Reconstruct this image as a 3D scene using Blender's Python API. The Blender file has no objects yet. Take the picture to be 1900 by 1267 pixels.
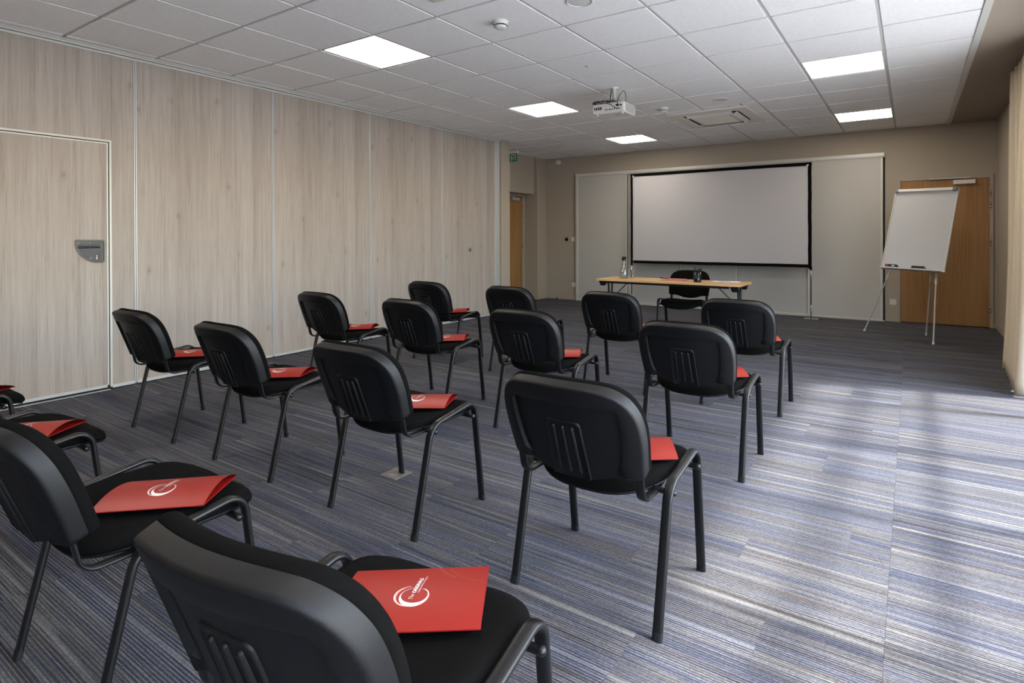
import bpy, bmesh, math, random
from math import sin, cos, pi, radians, sqrt
from mathutils import Matrix, Vector
random.seed(7)
S = 1.1                       # every length below is written in units of 1.1 m
C = bpy.context.scene.collection
sc = bpy.context.scene

# ------------------------------------------------------------------ camera
cam_d = bpy.data.cameras.new('camera'); cam = bpy.data.objects.new('camera', cam_d); C.objects.link(cam)
YAW, PITCH, ROLL = -.5803, -.0047, -.0027
fw = Vector((sin(YAW)*cos(PITCH), cos(YAW)*cos(PITCH), sin(PITCH)))
r0 = Vector((cos(YAW), -sin(YAW), 0)); u0 = r0.cross(fw)
rr = r0*cos(ROLL)+u0*sin(ROLL); uu = -r0*sin(ROLL)+u0*cos(ROLL)
CAMP = Vector((.1792, -4.5416, 1.16))*S
M = Matrix((rr, uu, -fw)).transposed().to_4x4(); M.translation = CAMP
cam.matrix_world = M
cam_d.sensor_width = 36; cam_d.sensor_fit = 'HORIZONTAL'
cam_d.lens = 1057.94/1900*36
cam_d.shift_x = -48.15/1900; cam_d.shift_y = -191.05/1900
cam_d.clip_start = .02; cam_d.clip_end = 200
sc.camera = cam

# ------------------------------------------------------------------ world, sun, exposure
SUN_AZ = Vector((-1, -.24)).normalized(); SUN_EL = radians(52)
w = bpy.data.worlds.new('world'); sc.world = w; w.use_nodes = True
wn = w.node_tree.nodes; wl = w.node_tree.links
bg = wn['Background']; sky = wn.new('ShaderNodeTexSky'); sky.sky_type = 'NISHITA'; sky.sun_disc = False
sky.sun_elevation = SUN_EL; sky.sun_rotation = math.atan2(-SUN_AZ.x, -SUN_AZ.y); sky.air_density = 1.0; sky.dust_density = 2.0
wl.new(sky.outputs[0], bg.inputs[0]); bg.inputs[1].default_value = 1.35
sd = bpy.data.lights.new('sun', 'SUN'); sd.energy = 9.5; sd.angle = radians(4.0); sd.color = (1, .96, .90)
so = bpy.data.objects.new('sun', sd); C.objects.link(so)
so.rotation_euler = Vector((SUN_AZ.x*cos(SUN_EL), SUN_AZ.y*cos(SUN_EL), -sin(SUN_EL))).to_track_quat('-Z', 'Y').to_euler()
so.location = (6, 2, 8)
pd = bpy.data.lights.new('window_portal', 'AREA'); pd.shape = 'RECTANGLE'; pd.size = 2.2*S; pd.size_y = 7.2*S
po = bpy.data.objects.new('window_portal', pd); C.objects.link(po)
po.location = Vector((1.20, -2.45, 1.1))*S; po.rotation_euler = (0, radians(90), 0)
pd.cycles.is_portal = True
LED = 11.0
sc.view_settings.view_transform = 'Standard'; sc.view_settings.look = 'None'
sc.view_settings.gamma = 1; sc.view_settings.use_curve_mapping = False
sc.view_settings.exposure = 0.66
sc.cycles.use_denoising = True
sc.cycles.max_bounces = 10; sc.cycles.diffuse_bounces = 6; sc.cycles.glossy_bounces = 4
sc.cycles.transmission_bounces = 8; sc.cycles.transparent_max_bounces = 12
sc.cycles.sample_clamp_indirect = 4; sc.cycles.blur_glossy = 1.0
sc.cycles.caustics_refractive = False; sc.cycles.caustics_reflective = False

# ------------------------------------------------------------------ material helpers
def lin(c):
    c = c/255
    return c/12.92 if c <= .04045 else ((c+.055)/1.055)**2.4
def rgb(r, g, b, k=.88): return (lin(r)*k, lin(g)*k, lin(b)*k, 1)
def rgb1(r, g, b): return rgb(r, g, b, 1.)
class NT:
    def __init__(s, name):
        s.m = bpy.data.materials.new(name); s.m.use_nodes = True
        s.n = s.m.node_tree.nodes; s.l = s.m.node_tree.links
        s.b = s.n['Principled BSDF']; s.out = s.n['Material Output']
    def add(s, t, **k):
        nd = s.n.new(t)
        for a, v in k.items(): setattr(nd, a, v)
        return nd
    def link(s, a, b): s.l.new(a, b)
    def coords(s, scale=(1, 1, 1), kind='Object', loc=(0, 0, 0)):
        tc = s.add('ShaderNodeTexCoord'); mp = s.add('ShaderNodeMapping')
        mp.inputs['Scale'].default_value = scale; mp.inputs['Location'].default_value = loc
        s.link(tc.outputs[kind], mp.inputs[0]); return mp.outputs[0]
    def noise(s, vec, scale, detail=3, rough=.5, dist=0):
        nd = s.add('ShaderNodeTexNoise'); nd.inputs['Scale'].default_value = scale; nd.inputs['Detail'].default_value = detail
        nd.inputs['Roughness'].default_value = rough; nd.inputs['Distortion'].default_value = dist
        s.link(vec, nd.inputs['Vector']); return nd.outputs['Fac']
    def ramp(s, fac, stops, interp='LINEAR'):
        nd = s.add('ShaderNodeValToRGB'); cr = nd.color_ramp; cr.interpolation = interp
        while len(cr.elements) < len(stops): cr.elements.new(.5)
        for e, (p, c) in zip(cr.elements, stops): e.position = p; e.color = c if len(c) == 4 else (*c, 1)
        s.link(fac, nd.inputs[0]); return nd.outputs[0]
    def mix(s, a, b, f, mode='MIX'):
        nd = s.add('ShaderNodeMix'); nd.data_type = 'RGBA'; nd.blend_type = mode
        for i, v in ((6, a), (7, b)):
            if isinstance(v, tuple): nd.inputs[i].default_value = v
            else: s.link(v, nd.inputs[i])
        if isinstance(f, (int, float)): nd.inputs[0].default_value = f
        else: s.link(f, nd.inputs[0])
        return nd.outputs[2]
    def math(s, op, a, b=0.):
        nd = s.add('ShaderNodeMath'); nd.operation = op
        for i, v in ((0, a), (1, b)):
            if isinstance(v, (int, float)): nd.inputs[i].default_value = v
            else: s.link(v, nd.inputs[i])
        return nd.outputs[0]
    def bump(s, h, strength, dist=.002):
        nd = s.add('ShaderNodeBump'); nd.inputs['Strength'].default_value = strength; nd.inputs['Distance'].default_value = dist
        s.link(h, nd.inputs['Height']); s.link(nd.outputs[0], s.b.inputs['Normal'])
    def col(s, v):
        if isinstance(v, tuple): s.b.inputs['Base Color'].default_value = v
        else: s.link(v, s.b.inputs['Base Color'])
    def set(s, rough=.5, metal=0., spec=.5, **k):
        s.b.inputs['Roughness'].default_value = rough; s.b.inputs['Metallic'].default_value = metal
        s.b.inputs['Specular IOR Level'].default_value = spec
        for a, v in k.items(): s.b.inputs[a.replace('_', ' ')].default_value = v
        return s
def plain(name, c, rough=.5, metal=0., spec=.5, nscale=60, var=.04, bump=0.):
    t = NT(name); t.set(rough, metal, spec)
    f = t.noise(t.coords(), nscale, 3)
    dark = tuple(x*(1-var) for x in c[:3])+(1,); lite = tuple(min(1, x*(1+var)) for x in c[:3])+(1,)
    t.col(t.mix(dark, lite, f))
    if bump: t.bump(f, bump)
    return t.m

MAT = {}
MAT['wall'] = plain('painted_wall', rgb(178, 167, 153), .85, 0, .3, 220, .02, .15)
MAT['wall_rear'] = plain('painted_wall_rear', rgb(190, 178, 164), .85, 0, .3, 220, .02, .1)
MAT['skirt'] = plain('skirting_paint', rgb(178, 165, 150), .5, 0, .4, 80, .02)
MAT['soffit'] = plain('soffit_paint', rgb(160, 147, 134), .85, 0, .3, 200, .02, .1)
MAT['alu'] = plain('anodised_aluminium', rgb(200, 203, 204), .42, .3, .5, 90, .03)
MAT['alu_white'] = plain('white_lacquered_metal', rgb1(205, 205, 200), .4, .1, .5, 90, .02)
MAT['grid'] = plain('ceiling_grid_metal', rgb1(188, 186, 184), .6, .0, .3, 50, .02)
MAT['speaker'] = plain('speaker_mesh', rgb1(206, 205, 204), .6, 0, .3, 400, .06)
MAT['white_plastic'] = plain('white_plastic', rgb1(215, 214, 210), .4, 0, .5, 100, .01)
MAT['offwhite_plastic'] = plain('offwhite_plastic', rgb1(220, 216, 208), .45, 0, .5, 100, .02)
MAT['grey_plastic'] = plain('grey_plastic', rgb(120, 120, 122), .45, 0, .5, 100, .03)
MAT['black_plastic'] = plain('black_plastic', rgb(8, 9, 12), .47, 0, .34, 900, .25, .25)
MAT['black_gloss'] = plain('black_gloss', rgb(14, 14, 15), .25, 0, .5, 90, .05)
MAT['seal'] = plain('black_rubber_seal', rgb(22, 24, 27), .7, 0, .3, 90, .05)
MAT['tube'] = plain('black_lacquered_tube', rgb(13, 14, 17), .38, 0, .45, 400, .12, .05)
MAT['chrome'] = plain('chrome', rgb(205, 205, 205), .16, 1., .5, 90, .02)
MAT['dark_slot'] = plain('dark_recess', rgb(20, 20, 20), .8, 0, .2, 90, .05)
MAT['cab'] = plain('cabinet_melamine', rgb(195, 192, 187), .55, 0, .4, 180, .012)
MAT['screen'] = plain('projection_fabric', rgb(196, 194, 198), .9, 0, .2, 500, .01)
MAT['screen_border'] = plain('black_velour', rgb(12, 11, 11), .95, 0, .1, 300, .2)
MAT['board'] = plain('whiteboard_enamel', rgb(204, 204, 206), .28, 0, .5, 30, .01)
MAT['print_white'] = plain('white_print', rgb(235, 232, 226), .5, 0, .4, 30, .01)
MAT['print_pink'] = plain('pale_pink_print', rgb(226, 150, 140), .5, 0, .4, 30, .01)
MAT['print_swirl'] = plain('faint_swirl_print', rgb(158, 58, 46), .4, 0, .4, 30, .01)
MAT['paper'] = plain('white_paper', rgb(222, 220, 228), .8, 0, .3, 90, .01)
MAT['green'] = plain('exit_green', rgb(18, 120, 84), .4, 0, .5, 90, .02)
MAT['red_plastic'] = plain('red_plastic', rgb(180, 28, 30), .4, 0, .5, 90, .02)
MAT['navy_label'] = plain('dark_label', rgb(28, 30, 46), .45, 0, .5, 90, .02)
MAT['yellow_label'] = plain('yellow_label', rgb(190, 170, 60), .5, 0, .5, 90, .02)
MAT['blue_print'] = plain('blue_grey_print', rgb(130, 134, 170), .6, 0, .3, 90, .03)
MAT['bounce_stone'] = plain('pale_bounce_stone', rgb(226, 223, 216), .9, 0, .3, 8, .12, .2)
MAT['dark_grey'] = plain('dark_grey_metal', rgb(58, 60, 66), .4, .2, .5, 90, .03)
MAT['cream_plastic'] = plain('cream_plastic', rgb1(226, 219, 205), .5, 0, .4, 90, .02)
MAT['brass'] = plain('nickel', rgb(205, 196, 180), .3, .9, .5, 90, .02)

# red folder card
t = NT('red_card'); t.set(.45, 0, .35)
f = t.noise(t.coords((1, 1, 1)), 9, 2); t.col(t.mix(rgb(140, 26, 18), rgb(152, 31, 22), f)); t.b.inputs['Coat Weight'].default_value = .08
t.b.inputs['Coat Roughness'].default_value = .35; MAT['red'] = t.m
MAT['red_inner'] = plain('red_card_inner', rgb(150, 16, 16), .5, 0, .4, 40, .03)
MAT['salmon'] = plain('salmon_folder', rgb(196, 110, 96), .4, 0, .5, 60, .05)

# chair fabric: fine weave
t = NT('black_fabric'); t.set(1., 0, .06)
v = t.coords((1, 1, 1)); n1 = t.noise(v, 1400, 2); n2 = t.noise(v, 90, 3)
t.col(t.mix(rgb(10, 10, 10), rgb(25, 23, 22), t.math('MULTIPLY', n1, n2))); t.bump(n1, .5, .0008)
t.b.inputs['Sheen Weight'].default_value = .0; t.b.inputs['Sheen Roughness'].default_value = .5
MAT['fabric'] = t.m

# ceiling tile: mineral fibre with faint speckle
t = NT('mineral_fibre_tile'); t.set(.95, 0, .15)
v = t.coords(); n1 = t.noise(v, 260, 4, .7); n2 = t.noise(v, 30, 3)
t.col(t.ramp(t.math('ADD', t.math('MULTIPLY', n1, .7), t.math('MULTIPLY', n2, .3)), [(.3, rgb1(228, 227, 226)), (.55, rgb1(241, 240, 240)), (.8, rgb1(248, 247, 247))]))
t.bump(n1, .25, .0015); MAT['tile'] = t.m

# light oak laminate of the movable wall (vertical grain, in the wall's y-z plane)
t = NT('pale_oak_laminate'); t.set(.55, 0, .35)
tc = t.add('ShaderNodeTexCoord'); sx = t.add('ShaderNodeSeparateXYZ'); t.link(tc.outputs['Object'], sx.inputs[0])
warp = t.noise(t.coords((1, 1.2, .35)), 2.0, 2)
yy = t.math('ADD', sx.outputs[1], t.math('MULTIPLY', warp, .05))
cell = t.math('FLOOR', t.math('DIVIDE', sx.outputs[1], .105))
wnz = t.add('ShaderNodeTexWhiteNoise', noise_dimensions='1D'); t.link(cell, wnz.inputs['W'])
cmb = t.add('ShaderNodeCombineXYZ'); t.link(t.math('MULTIPLY', wnz.outputs[0], 30.), cmb.inputs[0]); t.link(yy, cmb.inputs[1]); t.link(sx.outputs[2], cmb.inputs[2])
mp = t.add('ShaderNodeMapping'); mp.inputs['Scale'].default_value = (1, 60, 1.3); t.link(cmb.outputs[0], mp.inputs[0])
g1 = t.noise(mp.outputs[0], 1.0, 5, .6, .6)
mp2 = t.add('ShaderNodeMapping'); mp2.inputs['Scale'].default_value = (1, 9, .45); t.link(cmb.outputs[0], mp2.inputs[0])
g2 = t.noise(mp2.outputs[0], 1.4, 3, .5, .4)
mp3 = t.add('ShaderNodeMapping'); mp3.inputs['Scale'].default_value = (1, 190, 5); t.link(cmb.outputs[0], mp3.inputs[0])
g3 = t.noise(mp3.outputs[0], 1.0, 3, .6)
mix = t.math('ADD', t.math('MULTIPLY', g1, .38), t.math('ADD', t.math('MULTIPLY', g2, .28), t.math('MULTIPLY', g3, .34)))
col = t.ramp(mix, [(.32, rgb(148, 136, 128)), (.46, rgb(175, 165, 157)), (.58, rgb(186, 177, 170)), (.74, rgb(193, 185, 179))])
tone = t.ramp(wnz.outputs[0], [(0, (.90, .885, .87)), (.5, (.97, .965, .955)), (1, (1, 1, 1))])
col = t.mix(col, tone, 1., 'MULTIPLY')
mk_ = t.add('ShaderNodeMapping'); mk_.inputs['Scale'].default_value = (0, 6.5, 3.6); mk_.inputs['Location'].default_value = (0, .3, .1); t.link(tc.outputs['Object'], mk_.inputs[0])
vo = t.add('ShaderNodeTexVoronoi'); vo.inputs['Scale'].default_value = 1.; vo.inputs['Randomness'].default_value = 1.; t.link(mk_.outputs[0], vo.inputs['Vector'])
wn2 = t.add('ShaderNodeTexWhiteNoise', noise_dimensions='3D'); t.link(vo.outputs['Position'], wn2.inputs['Vector'])
few = t.math('GREATER_THAN', wn2.outputs[0], .66)
knot = t.ramp(t.math('ADD', vo.outputs['Distance'], t.math('MULTIPLY', t.math('SUBTRACT', g1, .5), .35)), [(.0, (1, 1, 1)), (.035, (.7, .7, .7)), (.12, (.14, .14, .14)), (.26, (0, 0, 0))])
col = t.mix(col, rgb(128, 110, 96), t.math('MULTIPLY', t.math('MULTIPLY', knot, few), .75))
t.col(col); t.bump(g3, .08, .001); MAT['laminate'] = t.m

def oak(name, a, b, c):
    t = NT(name); t.set(.5, 0, .4)
    v = t.coords((55, 55, 1.3)); g = t.noise(v, 1.3, 4, .6, .3); g2 = t.noise(t.coords((4, 4, .5)), 1.2, 2)
    t.col(t.ramp(t.math('ADD', t.math('MULTIPLY', g, .6), t.math('MULTIPLY', g2, .4)), [(.3, a), (.5, b), (.7, c)])); return t.m
MAT['oak_door'] = oak('oak_veneer_door', rgb(138, 98, 56), rgb(164, 122, 76), rgb(182, 141, 92))
t = NT('beech_tabletop'); t.set(.45, 0, .4)
g = t.noise(t.coords((1.5, 60, 60)), 1.3, 4, .6, .3); t.col(t.ramp(g, [(.3, rgb(196, 150, 98)), (.6, rgb(216, 174, 122))])); MAT['beech'] = t.m

# curtain
t = NT('cream_curtain_cloth'); t.set(.9, 0, .2)
v = t.coords((1, 1, 1)); n1 = t.noise(v, 700, 2); t.col(t.mix(rgb(208, 192, 166), rgb(226, 211, 187), n1)); t.bump(n1, .3, .001)
MAT['curtain'] = t.m

# striped carpet planks: loops in fine stripes along x, every plank shifted by its own random number
t = NT('striped_carpet'); t.set(.97, 0, .12)
tc = t.add('ShaderNodeTexCoord'); oi = t.add('ShaderNodeObjectInfo'); sx = t.add('ShaderNodeSeparateXYZ')
ge = t.add('ShaderNodeNewGeometry'); t.link(ge.outputs['Position'], sx.inputs[0])
rnd = t.math('MULTIPLY', oi.outputs['Random'], 40.)
LP = .0034
loop = t.math('FLOOR', t.math('DIVIDE', sx.outputs[1], LP))
def streak(xs, ys, off, det=1, tt=t):
    cm = tt.add('ShaderNodeCombineXYZ')
    tt.link(tt.math('ADD', tt.math('MULTIPLY', sx.outputs[0], xs), tt.math('MULTIPLY', rnd, 1.7)), cm.inputs[0])
    tt.link(tt.math('MULTIPLY', loop, ys), cm.inputs[1]); tt.link(tt.math('ADD', rnd, off), cm.inputs[2])
    return tt.noise(cm.outputs[0], 1., det, .5)
a1 = streak(.55, .16, 0., 2); a2 = streak(1.1, .95, 9., 1); a3 = streak(.5, .045, 21., 2); a4 = streak(1.3, .42, 33., 1)
pinm = streak(.35, .028, 55., 2); pinm = t.ramp(pinm, [(.36, (.25, .25, .25)), (.62, (1, 1, 1))])
pin = t.math('COMPARE', t.math('FLOORED_MODULO', loop, 3.), 0.); t.n[-1].inputs[2].default_value = .5
base = t.ramp(a1, [(.30, rgb(58, 52, 50)), (.40, rgb(94, 86, 82)), (.46, rgb(68, 73, 86)), (.52, rgb(112, 108, 103)), (.57, rgb(66, 68, 80)), (.62, rgb(122, 119, 117)), (.72, rgb(150, 148, 146))])
blue = t.ramp(a3, [(.42, (0, 0, 0)), (.60, (1, 1, 1))])
base = t.mix(base, rgb(52, 66, 104), t.math('MULTIPLY', blue, .40))
thin = t.ramp(a2, [(.56, (0, 0, 0)), (.64, (1, 1, 1))])
base = t.mix(base, rgb(150, 150, 156), t.math('MULTIPLY', thin, .34))
thin2 = t.ramp(a4, [(.30, (1, 1, 1)), (.40, (0, 0, 0))])
base = t.mix(base, rgb(62, 57, 58), t.math('MULTIPLY', thin2, .5))
base = t.mix(base, rgb(186, 187, 194), t.math('MULTIPLY', t.math('MULTIPLY', pin, pinm), .40))
tuft = t.add('ShaderNodeTexWhiteNoise', noise_dimensions='2D'); tcm = t.add('ShaderNodeCombineXYZ'); t.link(t.math('FLOOR', t.math('DIVIDE', sx.outputs[0], .0062)), tcm.inputs[0]); t.link(loop, tcm.inputs[1]); t.link(tcm.outputs[0], tuft.inputs['Vector'])
base = t.mix(base, (0, 0, 0, 1), t.math('ADD', .07, t.math('MULTIPLY', tuft.outputs[0], .34)))
# loop relief; shade between the loops is also mixed into the colour
fy = t.math('FRACT', t.math('DIVIDE', sx.outputs[1], LP)); fx = t.math('FRACT', t.math('ADD', t.math('DIVIDE', sx.outputs[0], .0062), t.math('MULTIPLY', loop, .5)))
hy = t.math('SUBTRACT', 1., t.math('POWER', t.math('ABSOLUTE', t.math('SUBTRACT', t.math('MULTIPLY', fy, 2.), 1.)), 2.))
hx = t.math('SUBTRACT', 1., t.math('POWER', t.math('ABSOLUTE', t.math('SUBTRACT', t.math('MULTIPLY', fx, 2.), 1.)), 2.))
hh = t.math('MULTIPLY', t.math('POWER', hy, .5), t.math('POWER', hx, .5))
base = t.mix(t.mix(base, (0, 0, 0, 1), .38), base, hh)
t.col(base); t.bump(hh, .6, .002); MAT['carpet'] = t.m
MAT['carpet_back'] = plain('carpet_backing', rgb(40, 38, 40), .95, 0, .1, 100, .1)

t = NT('led_diffuser'); t.b.inputs['Base Color'].default_value = rgb(240, 238, 232)
t.b.inputs['Emission Color'].default_value = (1, .90, .76, 1); t.b.inputs['Emission Strength'].default_value = LED; MAT['led'] = t.m
def thin(name, tint, k):
    t = NT(name); tr = t.add('ShaderNodeBsdfTransparent'); tr.inputs[0].default_value = tint; gl = t.add('ShaderNodeBsdfGlossy'); gl.inputs['Roughness'].default_value = .04
    lw = t.add('ShaderNodeLayerWeight'); lw.inputs['Blend'].default_value = k; ms = t.add('ShaderNodeMixShader')
    t.link(t.math('ADD', t.math('MULTIPLY', lw.outputs['Facing'], .8), .04), ms.inputs[0]); t.link(tr.outputs[0], ms.inputs[1]); t.link(gl.outputs[0], ms.inputs[2]); t.link(ms.outputs[0], t.out.inputs[0]); return t.m
MAT['glass'] = thin('clear_glass', (.93, .95, .95, 1), .28); MAT['water'] = thin('water', (.88, .92, .94, 1), .35)
t = NT('window_pane')
tr = t.add('ShaderNodeBsdfTransparent'); tr.inputs[0].default_value = (.93, .95, .95, 1); gl = t.add('ShaderNodeBsdfGlossy'); gl.inputs['Roughness'].default_value = .02
ms = t.add('ShaderNodeMixShader'); ms.inputs[0].default_value = .06
t.link(tr.outputs[0], ms.inputs[1]); t.link(gl.outputs[0], ms.inputs[2]); t.link(ms.outputs[0], t.out.inputs[0]); MAT['pane'] = t.m

# ------------------------------------------------------------------ geometry helpers
class MB:
    def __init__(s): s.v = []; s.f = []; s.sm = []; s.mi = []
    def add(s, vs, fs, smooth=False, mi=0):
        o = len(s.v); s.v += [tuple(x) for x in vs]; s.f += [tuple(i+o for i in f) for f in fs]
        s.sm += [smooth]*len(fs); s.mi += [mi]*len(fs); return s
    def box(s, lo, hi, c=0., mi=0, mat=None):
        lo = list(lo); hi = list(hi)
        for k in range(3):
            if lo[k] > hi[k]: lo[k], hi[k] = hi[k], lo[k]
        ce = [(a+b)/2 for a, b in zip(lo, hi)]; h = [(b-a)/2 for a, b in zip(lo, hi)]
        c = min(c, *(x*.49 for x in h)) if c else 0
        if not c:
            vs = [(ce[0]+h[0]*a, ce[1]+h[1]*b, ce[2]+h[2]*d) for a in (-1, 1) for b in (-1, 1) for d in (-1, 1)]
            fs = [(0, 1, 3, 2), (4, 6, 7, 5), (0, 4, 5, 1), (2, 3, 7, 6), (0, 2, 6, 4), (1, 5, 7, 3)]
        else:
            vs = []; idx = {}
            for a in (-1, 1):
                for b in (-1, 1):
                    for d in (-1, 1):
                        sg = (a, b, d)
                        for ax in range(3):
                            idx[(sg, ax)] = len(vs)
                            vs.append(tuple(ce[k]+sg[k]*(h[k] if k == ax else h[k]-c) for k in range(3)))
            fs = []
            def emit(ids):
                p = [Vector(vs[i]) for i in ids]; n = (p[1]-p[0]).cross(p[2]-p[0]); m = sum(p, Vector())/len(p)-Vector(ce)
                fs.append(tuple(ids) if n.dot(m) > 0 else tuple(reversed(ids)))
            for ax in range(3):
                o1, o2 = [k for k in range(3) if k != ax]
                for sa in (-1, 1):
                    q = []
                    for (b, d) in ((-1, -1), (1, -1), (1, 1), (-1, 1)):
                        sg = [0, 0, 0]; sg[ax] = sa; sg[o1] = b; sg[o2] = d; q.append(idx[(tuple(sg), ax)])
                    emit(q)
                for b in (-1, 1):
                    for d in (-1, 1):
                        s1 = [0]*3; s1[ax] = -1; s1[o1] = b; s1[o2] = d; s2 = list(s1); s2[ax] = 1; s1 = tuple(s1); s2 = tuple(s2)
                        emit([idx[(s1, o1)], idx[(s2, o1)], idx[(s2, o2)], idx[(s1, o2)]])
            for a in (-1, 1):
                for b in (-1, 1):
                    for d in (-1, 1): emit([idx[((a, b, d), k)] for k in range(3)])
        if mat is not None: vs = [mat @ Vector(x) for x in vs]
        return s.add(vs, fs, False, mi)
    def sweep(s, path, w, h=None, side=None, n=12, p=2.0, caps=True, mi=0):
        h = w if h is None else h
        P = [Vector(x) for x in path]; rings = []; sd_ = Vector(side) if side else None
        for i, q in enumerate(P):
            tg = (P[min(i+1, len(P)-1)]-P[max(i-1, 0)]).normalized()
            if side: a = Vector(side).normalized(); a = (a-tg*a.dot(tg)).normalized()
            else:
                if sd_ is None: sd_ = tg.orthogonal().normalized()
                a = (sd_-tg*sd_.dot(tg)).normalized(); sd_ = a
            b = tg.cross(a)
            ring = []
            for k in range(n):
                th = 2*pi*k/n; cx_, sy_ = cos(th), sin(th)
                ring.append(q+a*(w/2*math.copysign(abs(cx_)**(2/p), cx_))+b*(h/2*math.copysign(abs(sy_)**(2/p), sy_)))
            rings.append(ring)
        vs = [x for r in rings for x in r]; fs = []
        for i in range(len(P)-1):
            for k in range(n): fs.append((i*n+k, i*n+(k+1) % n, (i+1)*n+(k+1) % n, (i+1)*n+k))
        s.add(vs, fs, True, mi)
        if caps:
            s.add(rings[0], [tuple(reversed(range(n)))], False, mi); s.add(rings[-1], [tuple(range(n))], False, mi)
        return s
    def lathe(s, prof, n=24, c=(0, 0, 0), axis='z', mi=0, smooth=True):
        vs = []; fs = []
        for (r, z) in prof:
            for k in range(n):
                th = 2*pi*k/n; a, b = r*cos(th), r*sin(th)
                q = (a, b, z) if axis == 'z' else ((a, z, b) if axis == 'y' else (z, a, b))
                vs.append(tuple(q[j]+c[j] for j in range(3)))
        for i in range(len(prof)-1):
            for k in range(n):
                f = (i*n+k, i*n+(k+1) % n, (i+1)*n+(k+1) % n, (i+1)*n+k)
                fs.append(f if axis != 'y' else f[::-1])
        return s.add(vs, fs, smooth, mi)
    def poly(s, pts, h, mi=0, frame=None):
        """prism of the outline pts (2D, ccw) of thickness h; frame maps (a,b,c) to 3D"""
        n = len(pts); fr = frame or (lambda a, b, c: (a, b, c))
        vs = [fr(a, b, 0) for a, b in pts]+[fr(a, b, h) for a, b in pts]
        fs = [tuple(reversed(range(n))), tuple(range(n, 2*n))]+[(k, (k+1) % n, n+(k+1) % n, n+k) for k in range(n)]
        return s.add(vs, fs, False, mi)
    def rings(s, rings, close0=True, close1=True, smooth=True, mi=0):
        n = len(rings[0]); vs = [x for r in rings for x in r]; fs = []
        for i in range(len(rings)-1):
            for k in range(n): fs.append((i*n+k, i*n+(k+1) % n, (i+1)*n+(k+1) % n, (i+1)*n+k))
        if close0: vs.append(tuple(sum((Vector(x) for x in rings[0]), Vector())/n)); fs += [(len(vs)-1, (k+1) % n, k) for k in range(n)]
        if close1:
            vs.append(tuple(sum((Vector(x) for x in rings[-1]), Vector())/n)); o = (len(rings)-1)*n
            fs += [(len(vs)-1, o+k, o+(k+1) % n) for k in range(n)]
        return s.add(vs, fs, smooth, mi)
    def mesh(s, name, mats):
        me = bpy.data.meshes.new(name); me.from_pydata([(x*S, y*S, z*S) for x, y, z in s.v], [], s.f)
        for m in (mats if isinstance(mats, (list, tuple)) else [mats]): me.materials.append(MAT[m])
        me.polygons.foreach_set('use_smooth', s.sm); me.polygons.foreach_set('material_index', s.mi); me.update()
        b = bmesh.new(); b.from_mesh(me)
        if mats in ('glass', 'water'): bmesh.ops.remove_doubles(b, verts=b.verts, dist=1e-5)
        bmesh.ops.recalc_face_normals(b, faces=b.faces); b.to_mesh(me); b.free()
        return me
def link(name, me, parent=None, loc=(0, 0, 0), rz=0):
    o = bpy.data.objects.new(name, me); C.objects.link(o); o.location = Vector(loc)*S; o.rotation_euler = (0, 0, rz)
    if parent: o.parent = parent
    return o
def part(name, mb, mat, parent=None, loc=(0, 0, 0), rz=0): return link(name, mb.mesh(name, mat), parent, loc, rz)
def boxp(name, lo, hi, mat, parent=None, c=.002):
    """box whose origin sits at its own base centre"""
    o = [(lo[0]+hi[0])/2, (lo[1]+hi[1])/2, min(lo[2], hi[2])]
    if parent and parent.type == 'EMPTY' or parent is None or parent:
        pass
    return part(name, MB().box([a-b for a, b in zip(lo, o)], [a-b for a, b in zip(hi, o)], c), mat, parent, o)
def tag(o, label=None, cat=None, group=None, kind=None):
    if label: o['label'] = label
    if cat: o['category'] = cat
    if group: o['group'] = group
    if kind: o['kind'] = kind
    return o
def thing(name, label, cat, loc=(0, 0, 0), rz=0, group=None): return tag(link(name, None, None, loc, rz), label, cat, group)
def setting(name): return tag(link(name, None), kind='structure')
def fillet(pts, rad, n=8):
    P = [Vector(p) for p in pts]; out = [P[0]]
    for i in range(1, len(P)-1):
        a, b = (P[i-1]-P[i]), (P[i+1]-P[i]); la, lb = a.length, b.length; a.normalize(); b.normalize()
        ang = a.angle(b); r_ = rad[i-1] if isinstance(rad, (list, tuple)) else rad
        d = min(r_/math.tan(ang/2), la*.49, lb*.49); r_ = d*math.tan(ang/2)
        cen = P[i]+(a+b).normalized()*(r_/sin(ang/2)); s0 = P[i]+a*d-cen; s1 = P[i]+b*d-cen
        for k in range(n+1):
            out.append(cen+s0.normalized().slerp(s1.normalized(), k/n)*r_)
    out.append(P[-1]); return out
def resample(pts, n):
    P = [Vector(p) for p in pts]; L = [0]
    for a, b in zip(P, P[1:]): L.append(L[-1]+(b-a).length)
    out = []; j = 0
    for k in range(n):
        t_ = L[-1]*k/(n-1)
        while j < len(P)-2 and L[j+1] < t_: j += 1
        u_ = (t_-L[j])/max(1e-9, L[j+1]-L[j]); out.append(P[j].lerp(P[j+1], min(1, u_)))
    return out
def catmull(pts, per=6, closed=False):
    P = [Vector(p) for p in pts]; n = len(P); out = []
    for i in range(n if closed else n-1):
        p0 = P[(i-1) % n] if closed or i > 0 else P[0]; p1 = P[i]; p2 = P[(i+1) % n]
        p3 = P[(i+2) % n] if closed or i+2 < n else P[-1]
        for k in range(per):
            t_ = k/per
            out.append(.5*((2*p1)+(-p0+p2)*t_+(2*p0-5*p1+4*p2-p3)*t_*t_+(-p0+3*p1-3*p2+p3)*t_**3))
    if not closed: out.append(P[-1])
    return out
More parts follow.
